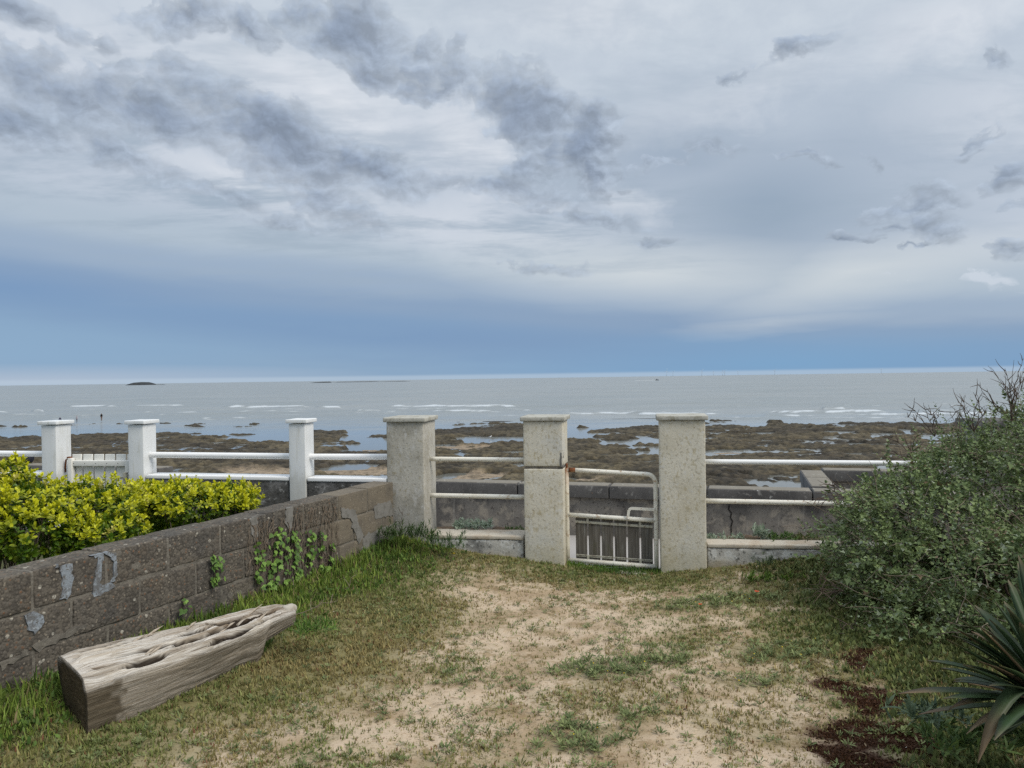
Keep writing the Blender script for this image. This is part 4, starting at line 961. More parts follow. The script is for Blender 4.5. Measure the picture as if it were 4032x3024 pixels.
    side = (.008 * fbm2(T * 4, Bv * 6, 4, 94) - .005 * sstep(.2, .0, np.abs(fbm2(T * 4, Bv * 22, 3, 95)))) * frontm * (1 - top)
    chunk = -.010 * sstep(.115, .085, T + .02 * fbm2(Bv * 9, T * 4, 3, 96)) * frontm
    Pt += n_side * (side + chunk)[..., None]
    Pt[..., 2] += -.03 * sstep(.10, .085, T) * frontm * top
    end = sstep(.02, .0, T)[..., None]
    colr = np.ones(Pt.shape) * np.array([.34, .305, .255])
    def mx(c, col, f): return c * (1 - f[..., None]) + np.array(col) * f[..., None]
    depth = depth * top
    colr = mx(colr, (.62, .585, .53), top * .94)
    colr = mx(colr, (.30, .235, .16), top * np.clip(sstep(.0, .45, fibre) * .8 * (.35 + .65 * band), 0, 1))
    colr = mx(colr, (.17, .115, .065), top * band * sstep(-.05, .3, coarse) * .8)
    streak = sstep(.16, .40, fbm2(T * 1.7, Aw * 22, 4, 101)); colr = mx(colr, (.115, .08, .048), top * streak * (.45 + .5 * band))
    colr = mx(colr, (.60, .565, .52), top * sstep(.2, .5, fbm2(T * 2.2, Aw * 15 + 9, 4, 102)) * .8)
    colr = mx(colr, (.022, .014, .008), np.clip(sstep(.004, .022, crackd * top), 0, 1) * .97)
    colr = mx(colr, (.20, .175, .135), frontm * (1 - top) * sstep(-.3, .5, fbm2(T * 4, Bv * 7, 4, 98)) * .75)
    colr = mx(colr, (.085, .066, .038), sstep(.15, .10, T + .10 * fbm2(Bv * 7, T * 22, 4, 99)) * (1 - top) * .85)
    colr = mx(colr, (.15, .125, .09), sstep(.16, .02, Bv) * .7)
    st = np.stack([T * 1.35, A, Bv], -1)
    V = Pt.reshape(-1, 3); Fc = grid_faces(nt, na).tolist()
    for i in range(nt - 1): Fc.append([i * na + na - 1, i * na, (i + 1) * na, (i + 1) * na + na - 1])
    Cc = colr.reshape(-1, 3); ST = st.reshape(-1, 3)
    # end cuts as rings shrinking to the middle
    for row, sgn in ((0, 1), (nt - 1, -1)):
        ring = V[row * na:(row + 1) * na]; cen = ring.mean(0); base = len(V); extra, n_r = [], 5
        for q in range(1, n_r):
            f = 1 - q / n_r; p = cen + (ring - cen) * f
            p = p + (np.array([-.5, -.8, 0]) if row == 0 else np.array([.4, .9, .1])) * (.006 * fbm(p * 30, 3, 5))[:, None]
            extra.append(p)
        extra.append(cen[None]); V = np.concatenate([V] + extra)
        ec = np.array([.080, .060, .034] if row == 0 else [.34, .30, .25])
        Cc = np.concatenate([Cc] + [np.ones((len(p), 3)) * ec * (1 + .35 * fbm(p * 14, 3, 6))[:, None] for p in extra]); ST = np.concatenate([ST] + [p * 1.0 for p in extra])
        rows = [np.arange(row * na, (row + 1) * na)] + [base + q * na + np.arange(na) for q in range(n_r - 1)]
        for r0, r1 in zip(rows[:-1], rows[1:]):
            for j in range(na):
                f = [r0[j], r0[(j + 1) % na], r1[(j + 1) % na], r1[j]]; Fc.append(f[::-1] if sgn > 0 else f)
        last = rows[-1]; ci = base + (n_r - 1) * na
        for j in range(na): Fc.append([last[(j + 1) % na], last[j], ci] if sgn > 0 else [last[j], last[(j + 1) % na], ci])
    m = material('driftwood', None, .88, [
        N(scale=(7, 60, 60), lo=.40, hi=.62, col=(.62, .56, .48), k=.75, mode='MULTIPLY'), N(scale=(5, 110, 110), lo=.56, hi=.66, col=(.30, .24, .18), k=.75, mode='MULTIPLY'),
        N(scale=(3, 9, 9), lo=.52, hi=.66, col=(1.22, 1.2, 1.16), k=.7, mode='MULTIPLY'), N(scale=(30, 40, 40), lo=.68, hi=.74, col=(.25, .2, .16), k=.8, mode='MULTIPLY')],
        [N(scale=(8, 90, 90), k=.8, dist_m=.010), N(scale=(30, 160, 160), k=.4, dist_m=.004)], attr='Col', coord='st')
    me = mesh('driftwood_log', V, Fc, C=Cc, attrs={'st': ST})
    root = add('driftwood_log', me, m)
    tag(root, 'bleached split driftwood log lying beside the block wall', 'log')
    wn = material('pale splinter', (.42, .36, .29), .9, [N(scale=60., lo=.45, hi=.65, col=(.28, .22, .15), k=.7)])
    rng = np.random.default_rng(12)
    for k in range(16):
        tq = rng.uniform(.2, .85); aq = rng.uniform(.2, .75); i = int(tq * (nt - 1))
        j = np.argmin(np.abs(A[i] - aq) + 3 * (Bv[i] < .95)); p = Pt[i, j]
        d = unit(np.array([.43, .9, rng.uniform(.05, .25)]) + rng.normal(0, .12, 3)); ln = rng.uniform(.05, .16)
        vf('splinter', tube([p - d * ln * .6 + [0, 0, -.006], p + [0, 0, .008], p + d * ln * .4 + [0, 0, .012]], [.004, .007, .001], 5), wn, root)
    # swollen knot at the tip
    kn = np.array([-1.318, 4.425, .322]); VV, FF = rbox(kn, (.06, .09, .055), R(-25), .026, .015, .010, 25, 3)
    vf('knot', (VV, FF), material('knot wood', (.42, .385, .33), .85, [N(scale=30., lo=.45, hi=.65, col=(.28, .24, .19), k=.7)], [N(scale=50., k=.5, dist_m=.006)]), root)
build_log()

# ================================================================== PLANTS
rng = np.random.default_rng(20)
def rand_dir(n):
    v = rng.normal(size=(n, 3)); return unit(v)
def lobes_points(lobes, n, shell=(.72, 1.0), zmin=-.2):
    """random points in the outer shell of a union of ellipsoids, with outward directions"""
    vol = np.array([l[3] * l[4] * l[5] for l in lobes]) ** .67; pick = rng.choice(len(lobes), n, p=vol / vol.sum())
    Lb = np.array(lobes)[pick]; d = rand_dir(n); f = rng.uniform(shell[0], shell[1], n)
    lump = 1 + .26 * fbm(d * 3.2 + pick[:, None] * 5.1, 3, 7)
    p = Lb[:, :3] + d * Lb[:, 3:6] * (f * lump)[:, None]; nrm = unit(d / Lb[:, 3:6])
    keep = p[:, 2] > zmin
    for i, l in enumerate(lobes):
        q = (p - np.array(l[:3])) / np.array(l[3:6]); inside = (np.linalg.norm(q, axis=1) < .70) & (pick != i); keep &= ~inside
    return p[keep], nrm[keep], f[keep]
def shoots(base, axis, nleaf, length, leaf, open_lo, open_hi, jit=.25):
    """whorled leaves along short shoots: positions, axes, hints"""
    n = len(base); P, Ax, Hn, idx, ii = [], [], [], [], []
    ref = unit(np.cross(axis, unit(rng.normal(size=(n, 3))))); ref2 = np.cross(axis, ref)
    for i in range(nleaf):
        f = i / max(1, nleaf - 1); ang = i * 2.4 + rng.uniform(-.4, .4, n)
        rad = ref * np.cos(ang)[:, None] + ref2 * np.sin(ang)[:, None]
        al = open_hi + (open_lo - open_hi) * f + rng.normal(0, jit, n)
        P.append(base + axis * (length * f)[:, None]); Ax.append(axis * np.cos(al)[:, None] + rad * np.sin(al)[:, None]); Hn.append(axis)
        idx.append(np.arange(n)); ii.append(np.full(n, f))
    return np.concatenate(P), np.concatenate(Ax), np.concatenate(Hn), np.concatenate(idx), np.concatenate(ii)
def plant(root, tmpl, P, Mx, size, col, mat, front_count=300, stuff='foliage', width=None, variants=5):
    """the largest-looking leaves become single parts, the rest one mass of leaves"""
    eye = np.array([0, 0, CAM_H]); vd = eye - P; dist = np.linalg.norm(vd, axis=1); facing = np.abs(np.einsum('ni,ni->n', Mx[:, :, 2], vd / dist[:, None]))
    # leaves nearest the eye within their own patch of the plant (so not those behind others)
    az = np.arctan2(P[:, 0], P[:, 1]); el = (P[:, 2] - CAM_H) / P[:, 1]
    key = np.floor(az / .012).astype(int) * 100000 + np.floor(el / .012).astype(int); inview = (np.abs(P[:, 0] / P[:, 1]) < .67) & (P[:, 1] > 1.5)
    order = np.lexsort((dist, key)); first = np.ones(len(P), bool); ks = key[order]; first[1:] = ks[1:] != ks[:-1]
    near = np.zeros(len(P), bool); near[order[first]] = True
    score = size / dist * (.35 + facing) * np.where(near & inview, 1.0, .02)
    sel = np.argsort(-score)[:front_count]
    mask = np.ones(len(P), bool); mask[sel] = False
    w = None if width is None else width[mask]
    V, Fc, C = scatter(tmpl, P[mask], Mx[mask], size[mask], col[mask], w)
    st = add(stuff, mesh(stuff, V, Fc, C=C, smooth=True), mat, root); st['kind'] = 'stuff'
    # quantise colours of the single leaves into a few shared meshes
    q = np.argsort(col[sel].sum(1)); groups = np.array_split(sel[q], variants)
    for gi, g in enumerate(groups):
        if not len(g): continue
        me = mesh('leaf', tmpl[0], tmpl[1], C=np.repeat(col[g].mean(0)[None], len(tmpl[0]), 0)); me.materials.append(mat)
        inv = wm(root).inverted()
        for i in g:
            o = bpy.data.objects.new('leaf', me); COL.objects.link(o); o.parent = root; o.matrix_parent_inverse = inv
            B = Mx[i] * size[i]; m4 = Matrix.Identity(4)
            for r_ in range(3):
                for c_ in range(3): m4[r_][c_] = float(B[r_, c_])
                m4[r_][3] = float(P[i, r_])
            o.matrix_basis = m4
    return st
def colmix(n, a, b, f=None, jit=.12):
    f = rng.uniform(0, 1, n) if f is None else f
    c = np.array(a)[None] * (1 - f[:, None]) + np.array(b)[None] * f[:, None]
    return c * (1 + rng.normal(0, jit, (n, 1)))
def twigs(paths, r0, r1, sides=4):
    g = G()
    for p in paths:
        n = len(p); g.add(tube(p, np.linspace(r0, r1, n), sides, caps=False))
    return g
def branch(p, d, ln, seg=6, wob=.25, drop=0.0):
    pts = [np.array(p, float)]; d = unit(np.array(d, float))
    for i in range(seg):
        d = unit(d + rng.normal(0, wob, 3) * .5 + np.array([0, 0, -drop])); pts.append(pts[-1] + d * ln / seg)
    return np.array(pts)

# ---- yellow-green hedge behind the block wall: two shrubs
def hedge(label, lobes, n, base, seed):
    global rng; rng = np.random.default_rng(seed)
    root = empty('hedge_shrub', base, label=label, cat='shrub', group='yellow-green shrubs behind the block wall')
    p, nrm, f = lobes_points(lobes, n, (.55, 1.02), .12)
    gap = fbm(p * 4.5, 3, seed); kp = (gap > -.16) | (nrm[:, 2] > .45) | (rng.uniform(size=len(p)) < .15); p, nrm, f = p[kp], nrm[kp], f[kp]
    ztop = max(l[2] + l[5] for l in lobes)
    ax = unit(nrm * .75 + np.array([0, 0, .75]) + rng.normal(0, .25, p.shape))
    leaf = rng.uniform(.028, .046, len(p)); ln = rng.uniform(.02, .055, len(p))
    P, Ax, Hn, idx, fi = shoots(p, ax, 9, ln, leaf, .35, 1.35)
    Mx = frames(Ax, Hn + rng.normal(0, .2, Hn.shape)); size = leaf[idx] * rng.uniform(.75, 1.15, len(P)) * (1.05 - .35 * fi)
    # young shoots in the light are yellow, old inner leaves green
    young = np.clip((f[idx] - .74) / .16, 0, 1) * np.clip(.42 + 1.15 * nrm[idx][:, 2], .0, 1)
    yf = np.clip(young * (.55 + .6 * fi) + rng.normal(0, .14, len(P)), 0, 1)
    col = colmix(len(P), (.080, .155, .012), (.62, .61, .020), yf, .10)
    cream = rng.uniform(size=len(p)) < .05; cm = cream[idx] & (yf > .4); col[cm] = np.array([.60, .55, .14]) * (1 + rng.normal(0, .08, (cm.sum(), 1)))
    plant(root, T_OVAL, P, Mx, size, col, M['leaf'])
    paths = []
    for k in range(70):
        l = lobes[rng.integers(len(lobes))]; d = rand_dir(1)[0]; d[2] = abs(d[2]) * .6
        s = np.array([l[0] + rng.normal(0, l[3] * .25), l[1] + rng.normal(0, l[4] * .25), .12]); e = np.array(l[:3]) + d * np.array(l[3:6]) * .9
        mid = (s + e) / 2 + rng.normal(0, .05, 3); ts = np.linspace(0, 1, 7)[:, None]
        paths.append(s * (1 - ts) ** 2 + 2 * mid * ts * (1 - ts) + e * ts ** 2 + rng.normal(0, .008, (7, 3)))
    add('branches', twigs(paths, .007, .0025, 5).mesh('branches'), M['twig'], root)['kind'] = 'stuff'
    return root
def lob(px, py, d, rx, ry, rz): return (*at_depth(px, py, d), rx, ry, rz)
hedge('bright yellow-green leafy shrub at the left edge behind the block wall',
      [lob(50, 2050, 4.75, .42, .42, .25), lob(310, 2030, 5.0, .40, .42, .21), lob(-250, 2030, 4.6, .5, .45, .30), lob(20, 1920, 4.9, .16, .2, .17), lob(430, 2110, 4.75, .22, .22, .12), lob(150, 2100, 4.6, .3, .25, .16)], 4600, (-3.2, 4.8, .15), 31)
hedge('yellow-green leafy shrub with bare stems below, nearest the picket gate',
      [lob(680, 2003, 5.6, .40, .40, .18), lob(870, 2003, 5.75, .30, .32, .17), lob(540, 1990, 5.5, .28, .3, .14), lob(915, 2010, 5.7, .16, .18, .13)], 3200, (-2.4, 5.6, .15), 32)

# ---- dusty white stones glimpsed under the hedge
for i, (px, py, w) in enumerate([(345, 2110, .12), (425, 2105, .13)]):
    c = at_depth(px, py, 5.9)
    tag(vf('white_stone', rbox(c, (w, .14, .07), .3 * i, .03, .02, .012, 14, i), M['whitewood']), ['pale stone seen through the stems, nearer the left edge', 'pale stone seen through the stems, nearer the picket gate'][i], 'stone', 'pale stones under the hedge')

# ---- big grey-green shrub on the right
def big_shrub():
    global rng; rng = np.random.default_rng(41)
    lobes = [lob(3660, 2130, 5.35, .62, .55, .42), lob(3540, 2240, 5.25, .42, .42, .30), lob(3880, 2000, 5.6, .62, .6, .50), lob(4200, 1960, 5.6, .7, .7, .62), lob(3830, 2300, 4.95, .60, .50, .36),
             lob(3600, 2000, 5.7, .34, .36, .22), lob(3520, 2380, 4.95, .30, .32, .20), lob(3660, 2480, 4.6, .34, .32, .18), lob(4050, 2350, 4.5, .55, .5, .36), lob(3420, 2110, 5.5, .20, .28, .20), lob(3760, 1890, 5.8, .26, .3, .20), lob(3980, 1810, 5.8, .30, .35, .18),
             lob(4250, 2600, 4.1, .5, .5, .3), lob(3480, 2390, 5.2, .26, .28, .16)]
    root = empty('green_shrub', (3.3, 5.2, .1), label='big grey-green small-leaved shrub spilling over the fence on the right', cat='shrub')
    p, nrm, f = lobes_points(lobes, 15500, (.58, 1.07), .03)
    gap = fbm(p * 3.4, 3, 45); kp = (gap > -.24) | (rng.uniform(size=len(p)) < .22); p, nrm, f = p[kp], nrm[kp], f[kp]
    # leafy sprays reaching out of the mass
    outer = np.flatnonzero((f > .92) & (nrm[:, 2] > -.3)); so = rng.choice(outer, 300, replace=False); sp, sn = [], []
    for i in so:
        d = unit(nrm[i] * .8 + np.array([-.10, -.15, .15]) + rng.normal(0, .35, 3)); ln_ = rng.uniform(.10, .25)
        for q in np.linspace(.0, 1, int(ln_ / .035)): sp.append(p[i] + d * ln_ * q + np.array([0, 0, -.10 * ln_ * q * q])); sn.append(d)
    p = np.concatenate([p, np.array(sp)]); nrm = np.concatenate([nrm, np.array(sn)]); f = np.concatenate([f, np.full(len(sp), 1.0)])
    ax = unit(nrm * .9 + np.array([-.12, -.05, .45]) + rng.normal(0, .45, p.shape))
    leaf = rng.uniform(.022, .040, len(p)) * (1 + .45 * np.clip(fbm(p * 2.5, 2, 46), -.5, 1)); ln = rng.uniform(.05, .15, len(p))
    P, Ax, Hn, idx, fi = shoots(p, ax, 8, ln, leaf, .5, 1.2, .35)
    Mx = frames(Ax, Hn * .5 + np.array([0, 0, .8]) + rng.normal(0, .35, Hn.shape)); size = leaf[idx] * rng.uniform(.7, 1.2, len(P)) * (1.1 - .5 * fi)
    tone = np.clip(.5 + .55 * fbm(p * 2.2, 3, 44) + rng.normal(0, .15, len(p)), 0, 1)[idx]
    col = colmix(len(P), (.075, .115, .042), (.235, .30, .112), np.clip(tone + rng.normal(0, .15, len(P)), 0, 1), .12)
    grey = rng.uniform(size=len(P)) < .10; col[grey] = np.array([.24, .28, .19]) * (1 + rng.normal(0, .1, (grey.sum(), 1)))
    dry = rng.uniform(size=len(P)) < .03; col[dry] = np.array([.17, .12, .07])
    plant(root, T_STAR, P, Mx, size, col, M['leaf_dull'])
    paths = []
    sel = rng.choice(len(p), 800, replace=False)
    for i in sel:
        d = unit(np.array([rng.normal(-.2, .8), rng.normal(-.2, .5), rng.normal(.1, .35)]) + nrm[i] * .6)
        paths.append(branch(p[i] - d * .05, d, rng.uniform(.15, .42), 7, .28, .01))
    add('twigs', twigs(paths, .0030, .0014, 4).mesh('twigs'), M['twig'], root)['kind'] = 'stuff'
    # woody inner limbs
    limbs = []
    for k in range(60):
        l = lobes[rng.integers(len(lobes))]; s = np.array([l[0] * .7 + 1.1 + rng.normal(0, .1), l[1] + rng.normal(0, .15), .1]); e = np.array(l[:3]) + rand_dir(1)[0] * np.array(l[3:6]) * .8
        ts = np.linspace(0, 1, 8)[:, None]; limbs.append(s * (1 - ts) + e * ts + rng.normal(0, .02, (8, 3)))
    add('branches', twigs(limbs, .012, .004, 5).mesh('branches'), M['darktwig'], root)['kind'] = 'stuff'
    # bare leafless sprays along the crest
    def spray(px, py, d, tips, name='bare_twig'):
        b = at_depth(px, py, d); paths = []
        for tx, ty in tips:
            e = at_depth(tx, ty, d + rng.normal(0, .06)); mid = (b + e) / 2 + np.array([rng.normal(0, .05), 0, .04]); ts = np.linspace(0, 1, 9)[:, None]
            main = b * (1 - ts) ** 2 + 2 * mid * ts * (1 - ts) + e * ts ** 2 + rng.normal(0, .004, (9, 3)); paths.append(main)
            for q in range(5):
                i = rng.integers(2, 8); paths.append(branch(main[i], (main[-1] - b) + rng.normal(0, .18, 3), rng.uniform(.05, .14), 4, .3))
        add(name, twigs(paths, .0034, .0010, 5).mesh(name), M['darktwig'], root)['kind'] = 'stuff'
    spray(3985, 1660, 5.6, [(3890, 1440), (3860, 1505), (3990, 1418), (4030, 1450), (3885, 1530), (4032, 1520), (3950, 1500)])
    spray(3990, 1600, 5.6, [(4040, 1400), (4060, 1470), (3960, 1450)])
    spray(3835, 1700, 5.7, [(3770, 1575), (3805, 1555), (3832, 1545), (3735, 1590), (3880, 1600), (3870, 1560)])
    spray(3680, 1715, 5.8, [(3580, 1600), (3632, 1590), (3560, 1640), (3640, 1620), (3700, 1610)])
    spray(3600, 1810, 5.7, [(3495, 1720), (3560, 1740), (3480, 1780), (3620, 1700)])
    spray(3330, 1960, 5.4, [(3240, 1940), (3200, 1965), (3260, 1905), (3215, 1990)])
    spray(3320, 2330, 5.0, [(3180, 2300), (3200, 2340), (3160, 2360), (3230, 2270)])
    spray(3420, 2480, 4.7, [(3290, 2500), (3330, 2460), (3380, 2560)])
big_shrub()

# ---- ivy on the block wall
def ivy():
    global rng; rng = np.random.default_rng(51)
    root = empty('ivy', face(-1.6, .2), label='ivy creeping down the block wall above the long grass', cat='ivy')
    strands = [(1015, 2130, 2290), (1040, 2150, 2310), (1080, 2090, 2310), (1100, 2070, 2300), (1125, 2110, 2290), (1150, 2080, 2290), (1180, 2060, 2280), (1205, 2070, 2280), (1230, 2100, 2270), (1260, 2090, 2260), (1270, 2130, 2250), (1165, 2150, 2300), (1065, 2200, 2320),
               (1300, 2180, 2240), (850, 2170, 2330), (860, 2190, 2300), (720, 2350, 2400), (1305, 2130, 2190)]
    paths, pos = [], []
    for px, y0, y1 in strands:
        ys = np.linspace(y0, y1, 10); xs = px + np.cumsum(rng.normal(0, 4, 10))
        pts = np.array([at_plane(x, y, WP + WN * .012, WN) for x, y in zip(xs, ys)]); paths.append(pts)
        for q in range(int(max(6, (y1 - y0) / 9))):
            f = rng.uniform(0, 1); i = min(8, int(f * 9)); pos.append(pts[i] + (pts[i + 1] - pts[i]) * (f * 9 - i) + WN * rng.uniform(.005, .03) + WD * rng.normal(0, .02))
    pos = np.array(pos); n = len(pos)
    # hanging blades: tips point down and outwards
    Ax = unit(np.array([0, 0, -1.0]) + rng.normal(0, .45, (n, 3)) + WN * .25); Mx = frames(Ax, WN + np.array([0, 0, .5]) + rng.normal(0, .25, (n, 3)))
    flip = np.einsum('ni,i->n', Mx[:, :, 2], WN) < 0; Mx[flip, :, 0] *= -1; Mx[flip, :, 2] *= -1
    size = rng.uniform(.022, .044, n); col = colmix(n, (.06, .13, .028), (.22, .36, .07), None, .15)
    plant(root, T_IVY, pos, Mx, size, col, M['leaf_dull'], front_count=290)
    add('stems', twigs(paths, .0045, .0025, 5).mesh('stems'), M['darktwig'], root)['kind'] = 'stuff'
    # dead aerial roots matted on the wall
    g = []
    for k in range(210):
        px = rng.uniform(985, 1330); py = rng.uniform(1965, 2230) - (px - 1150) * .12
        if py < 2108 - (px - 800) * .27 + 0: py = 2120 - (px - 800) * .27
        ln = rng.uniform(30, 110); xs = px + np.cumsum(rng.normal(0, 5, 6)); ys = np.linspace(py, py + ln, 6)
        g.append(np.array([at_plane(x, y, WP + WN * .009, WN) for x, y in zip(xs, ys)]))
    add('dead_roots', twigs(g, .0028, .0016, 4).mesh('dead_roots'), M['twig'], root)['kind'] = 'stuff'
ivy()

# ---- yucca at the right edge
def yucca():
    global rng; rng = np.random.default_rng(61)
    c = at_depth(4150, 2790, 2.95)
    root = empty('yucca', (c[0], c[1], ground_h(np.array([c[0]]), np.array([c[1]]))[0]), label='spiky dark green yucca at the lower right edge', cat='plant')
    g = root.location
    vf('trunk', tube([(c[0], c[1], g[2] - .05), (c[0], c[1], c[2] * .5), (c[0], c[1], c[2] + .02)], [.07, .06, .05], 12), M['darktwig'], root)
    def blade(tip, wid, droop, kind, fold=.25, bend=0.0):
        b = c + unit(tip - c) * .03; n = 12; ts = np.linspace(0, 1, n); ax = tip - b
        ctr = b + ax * ts[:, None] + np.array([0, 0, 1.0]) * (droop * 4 * ts * (1 - ts))[:, None]
        T = unit(np.gradient(ctr, axis=0)); side = unit(np.cross(T, np.array([0, 0, 1.0]) + T[:, [1, 2, 0]] * .01)); nor = np.cross(side, T)
        w = 1.25 * wid * np.interp(ts, [0, .12, .45, .8, .93, 1], [.55, .75, 1, .7, .3, .04])
        V = np.concatenate([ctr - side * w[:, None] + nor * (w * fold)[:, None], ctr, ctr + side * w[:, None] + nor * (w * fold)[:, None], ctr - nor * .003])
        I = np.arange(n)
        Fc = []
        for i in range(n - 1):
            Fc += [[i, i + 1, n + i + 1, n + i], [n + i, n + i + 1, 2 * n + i + 1, 2 * n + i], [3 * n + i, 3 * n + i + 1, i + 1, i], [2 * n + i, 2 * n + i + 1, 3 * n + i + 1, 3 * n + i]]
        green = np.array([.030, .056, .022]) * rng.uniform(.7, 1.4) if kind == 'green' else np.array([.15, .11, .065]) * rng.uniform(.7, 1.2)
        tipc = np.array([.14, .11, .065]); f = sstep(.88, .97, ts)
        if kind == 'half': green = np.array([.040, .066, .027]); tipc = np.array([.14, .095, .05]); f = sstep(.66, .88, ts)
        C = np.tile(green[None] * (1 - f[:, None]) + tipc[None] * f[:, None], (4, 1))
        vf('blade', (V, Fc), M['yucca'], root, C=C)
    tips = [(3522, 2716, 2.85, .028, .03, 'half'), (3639, 2541, 2.9, .030, .03, 'green'), (3690, 2570, 2.95, .026, .02, 'green'), (3760, 2421, 2.9, .028, .03, 'green'), (3775, 2460, 3.0, .024, .02, 'green'), (3880, 2376, 2.95, .028, .02, 'green'),
            (3905, 2310, 3.05, .03, .02, 'green'), (3985, 2240, 3.0, .03, .02, 'green'), (3950, 2330, 2.85, .026, .03, 'green'), (3700, 2735, 2.75, .026, .02, 'green'), (3600, 2798, 2.9, .018, .02, 'half'), (3835, 2990, 2.6, .026, .16, 'half'), (3900, 2900, 2.55, .026, .06, 'green'),
            (3790, 2875, 2.7, .016, .05, 'brown'), (3830, 2540, 2.8, .024, .02, 'brown'), (3740, 2660, 3.05, .026, .03, 'green'), (3860, 2450, 3.1, .026, .02, 'green'), (4000, 2390, 2.75, .03, .02, 'green'), (4060, 2230, 2.9, .03, .02, 'green'), (3880, 2640, 2.6, .024, .03, 'green'), (3920, 2560, 2.7, .026, .02, 'green'), (3850, 2415, 2.8, .009, .01, 'brown'), (3800, 2630, 2.7, .010, .01, 'brown')]
    for px, py, d, w, dr, k in tips: blade(at_depth(px + 15, py + (60 if py < 2650 else 15), d), w, dr, k)
    for i in range(26):
        px, py = rng.uniform(3700, 4000), rng.uniform(2430, 2920); blade(at_depth(px, py, rng.uniform(2.75, 3.2)), rng.uniform(.018, .028), rng.uniform(.0, .04), rng.choice(['green', 'green', 'green', 'half']))
    for i in range(34):
        a = rng.uniform(0, 2 * math.pi); el = rng.uniform(-.25, 1.35); ln = rng.uniform(.42, .62)
        d = np.array([math.cos(a) * math.cos(el), math.sin(a) * math.cos(el), math.sin(el)])
        if d[0] < -.2: continue
        blade(c + d * ln, rng.uniform(.022, .03), .03, 'green' if el > .1 else rng.choice(['green', 'half', 'brown']))
yucca()

# ---- silvery plants on the terrace behind the low walls
def planter(x0, x1, top, name='planter_bed', lab=None):
    xs = np.linspace(x0, x1, 40); ys = np.linspace(0, 1, 8)
    X = np.repeat(xs[None], 8, 0); Y = fence_y(xs)[None] + .20 + ys[:, None] * .55
    Z = top - .02 - .30 * sstep(.55, 1, ys)[:, None] + .03 * fbm2(X * 7, Y * 7, 3, 82)
    o = add(name, mesh(name, np.stack([X, Y, Z], -1).reshape(-1, 3), grid_faces(8, 40)), M['soil'], recentre=False); tag(o, lab, kind='structure')
planter(-.72, .12, .285, lab='strip of brown soil behind the left low wall'); planter(1.62, 3.9, .245, lab='strip of brown soil behind the right low wall')
def rosette_plant(name, label, cat, px, py, d, w, h, nshoot, leaf, cols, seed, group=None, nl=9, tmpl=T_SPRIG, count=120):
    global rng; rng = np.random.default_rng(seed)
    b = at_depth(px, py, d)
    root = empty(name, b, label=label, cat=cat, group=group)
    base = b + np.stack([rng.uniform(-w, w, nshoot), rng.normal(0, .05, nshoot), rng.uniform(0, h, nshoot) * rng.uniform(.2, 1, nshoot)], 1)
    ax = unit(np.stack([rng.normal(0, .35, nshoot), rng.normal(-.15, .3, nshoot), np.ones(nshoot)], 1))
    lf = rng.uniform(.7, 1.2, nshoot) * leaf
    P, Ax, Hn, idx, fi = shoots(base, ax, nl, lf * .6, lf, .3, 1.45)
    Mx = frames(Ax, Hn); size = lf[idx] * rng.uniform(.7, 1.1, len(P))
    col = colmix(len(P), cols[0], cols[1], None, .12)
    plant(root, tmpl, P, Mx, size, col, M['leaf_dull'], front_count=count, width=None, variants=3)
    return root
SIL = ((.20, .27, .18), (.46, .52, .40)); GRN = ((.05, .10, .025), (.14, .23, .05))
rosette_plant('silvery_plant', 'silvery leafy plant on the ledge between the left gate pillars', 'plant', 1860, 2085, 6.95, .17, .07, 60, .05, SIL, 71, 'plants behind the low walls')
rosette_plant('silvery_plant', 'small sparse weed on the ledge beside the hinge pillar', 'plant', 2030, 2092, 6.92, .08, .03, 16, .03, GRN, 72, 'plants behind the low walls', count=60)
rosette_plant('silvery_plant', 'low silvery plant right against the latch pillar', 'plant', 2860, 2130, 6.62, .15, .03, 34, .045, SIL, 73, 'plants behind the low walls')
rosette_plant('silvery_plant', 'upright spiky silvery plant below the wall crack', 'plant', 2988, 2120, 6.55, .05, .07, 18, .065, SIL, 74, 'plants behind the low walls')
rosette_plant('green_weed', 'green leafy weed on the ledge next to the spiky silvery plant', 'plant', 3070, 2128, 6.5, .10, .05, 40, .04, GRN, 75, 'plants behind the low walls')
rosette_plant('green_weed', 'olive weed on the ledge closest to the big shrub', 'plant', 3170, 2128, 6.48, .10, .045, 30, .035, ((.06, .09, .02), (.16, .18, .04)), 76, 'plants behind the low walls', count=100)

# ================================================================== GROUND COVER
rng = np.random.default_rng(80)
def gpoints(n, x0=-3.4, x1=3.2, y0=2.7):
    # denser towards the eye, within the drive
    y = y0 + (6.75 - y0) * rng.uniform(0, 1, n) ** 1.15; x = rng.uniform(x0, x1, n); ok = (y < fence_y(x) + .0) & (wall_s(x, y) > .01) & (np.abs(x) < .72 * y + .15)
    return x[ok], y[ok]
def blades(x, y, h, tilt, cols, wid, jit=.15, tmpl=T_BLADE, f=None):
    n = len(x); z = ground_h(x, y) - .004
    a = rng.uniform(0, 2 * math.pi, n); tl = np.abs(rng.normal(0, 1, n)) * tilt
    Ax = np.stack([np.cos(a) * np.sin(tl), np.sin(a) * np.sin(tl), np.cos(tl)], 1)
    Hn = np.stack([-np.cos(a), -np.sin(a), np.full(n, .3)], 1) + rng.normal(0, .3, (n, 3))
    return scatter(tmpl, np.stack([x, y, z], 1), frames(Ax, Hn), h, colmix(n, *cols, f, jit), wid)
def clumped(x, y, dens, per, spread):
    keep = rng.uniform(size=len(x)) < dens; x, y = x[keep], y[keep]
    n = len(x); xx = np.repeat(x, per) + rng.normal(0, 1, n * per) * np.repeat(rng.uniform(.4, 1.3, n), per) * spread
    yy = np.repeat(y, per) + rng.normal(0, 1, n * per) * spread; return xx, yy, np.repeat(np.arange(n), per)
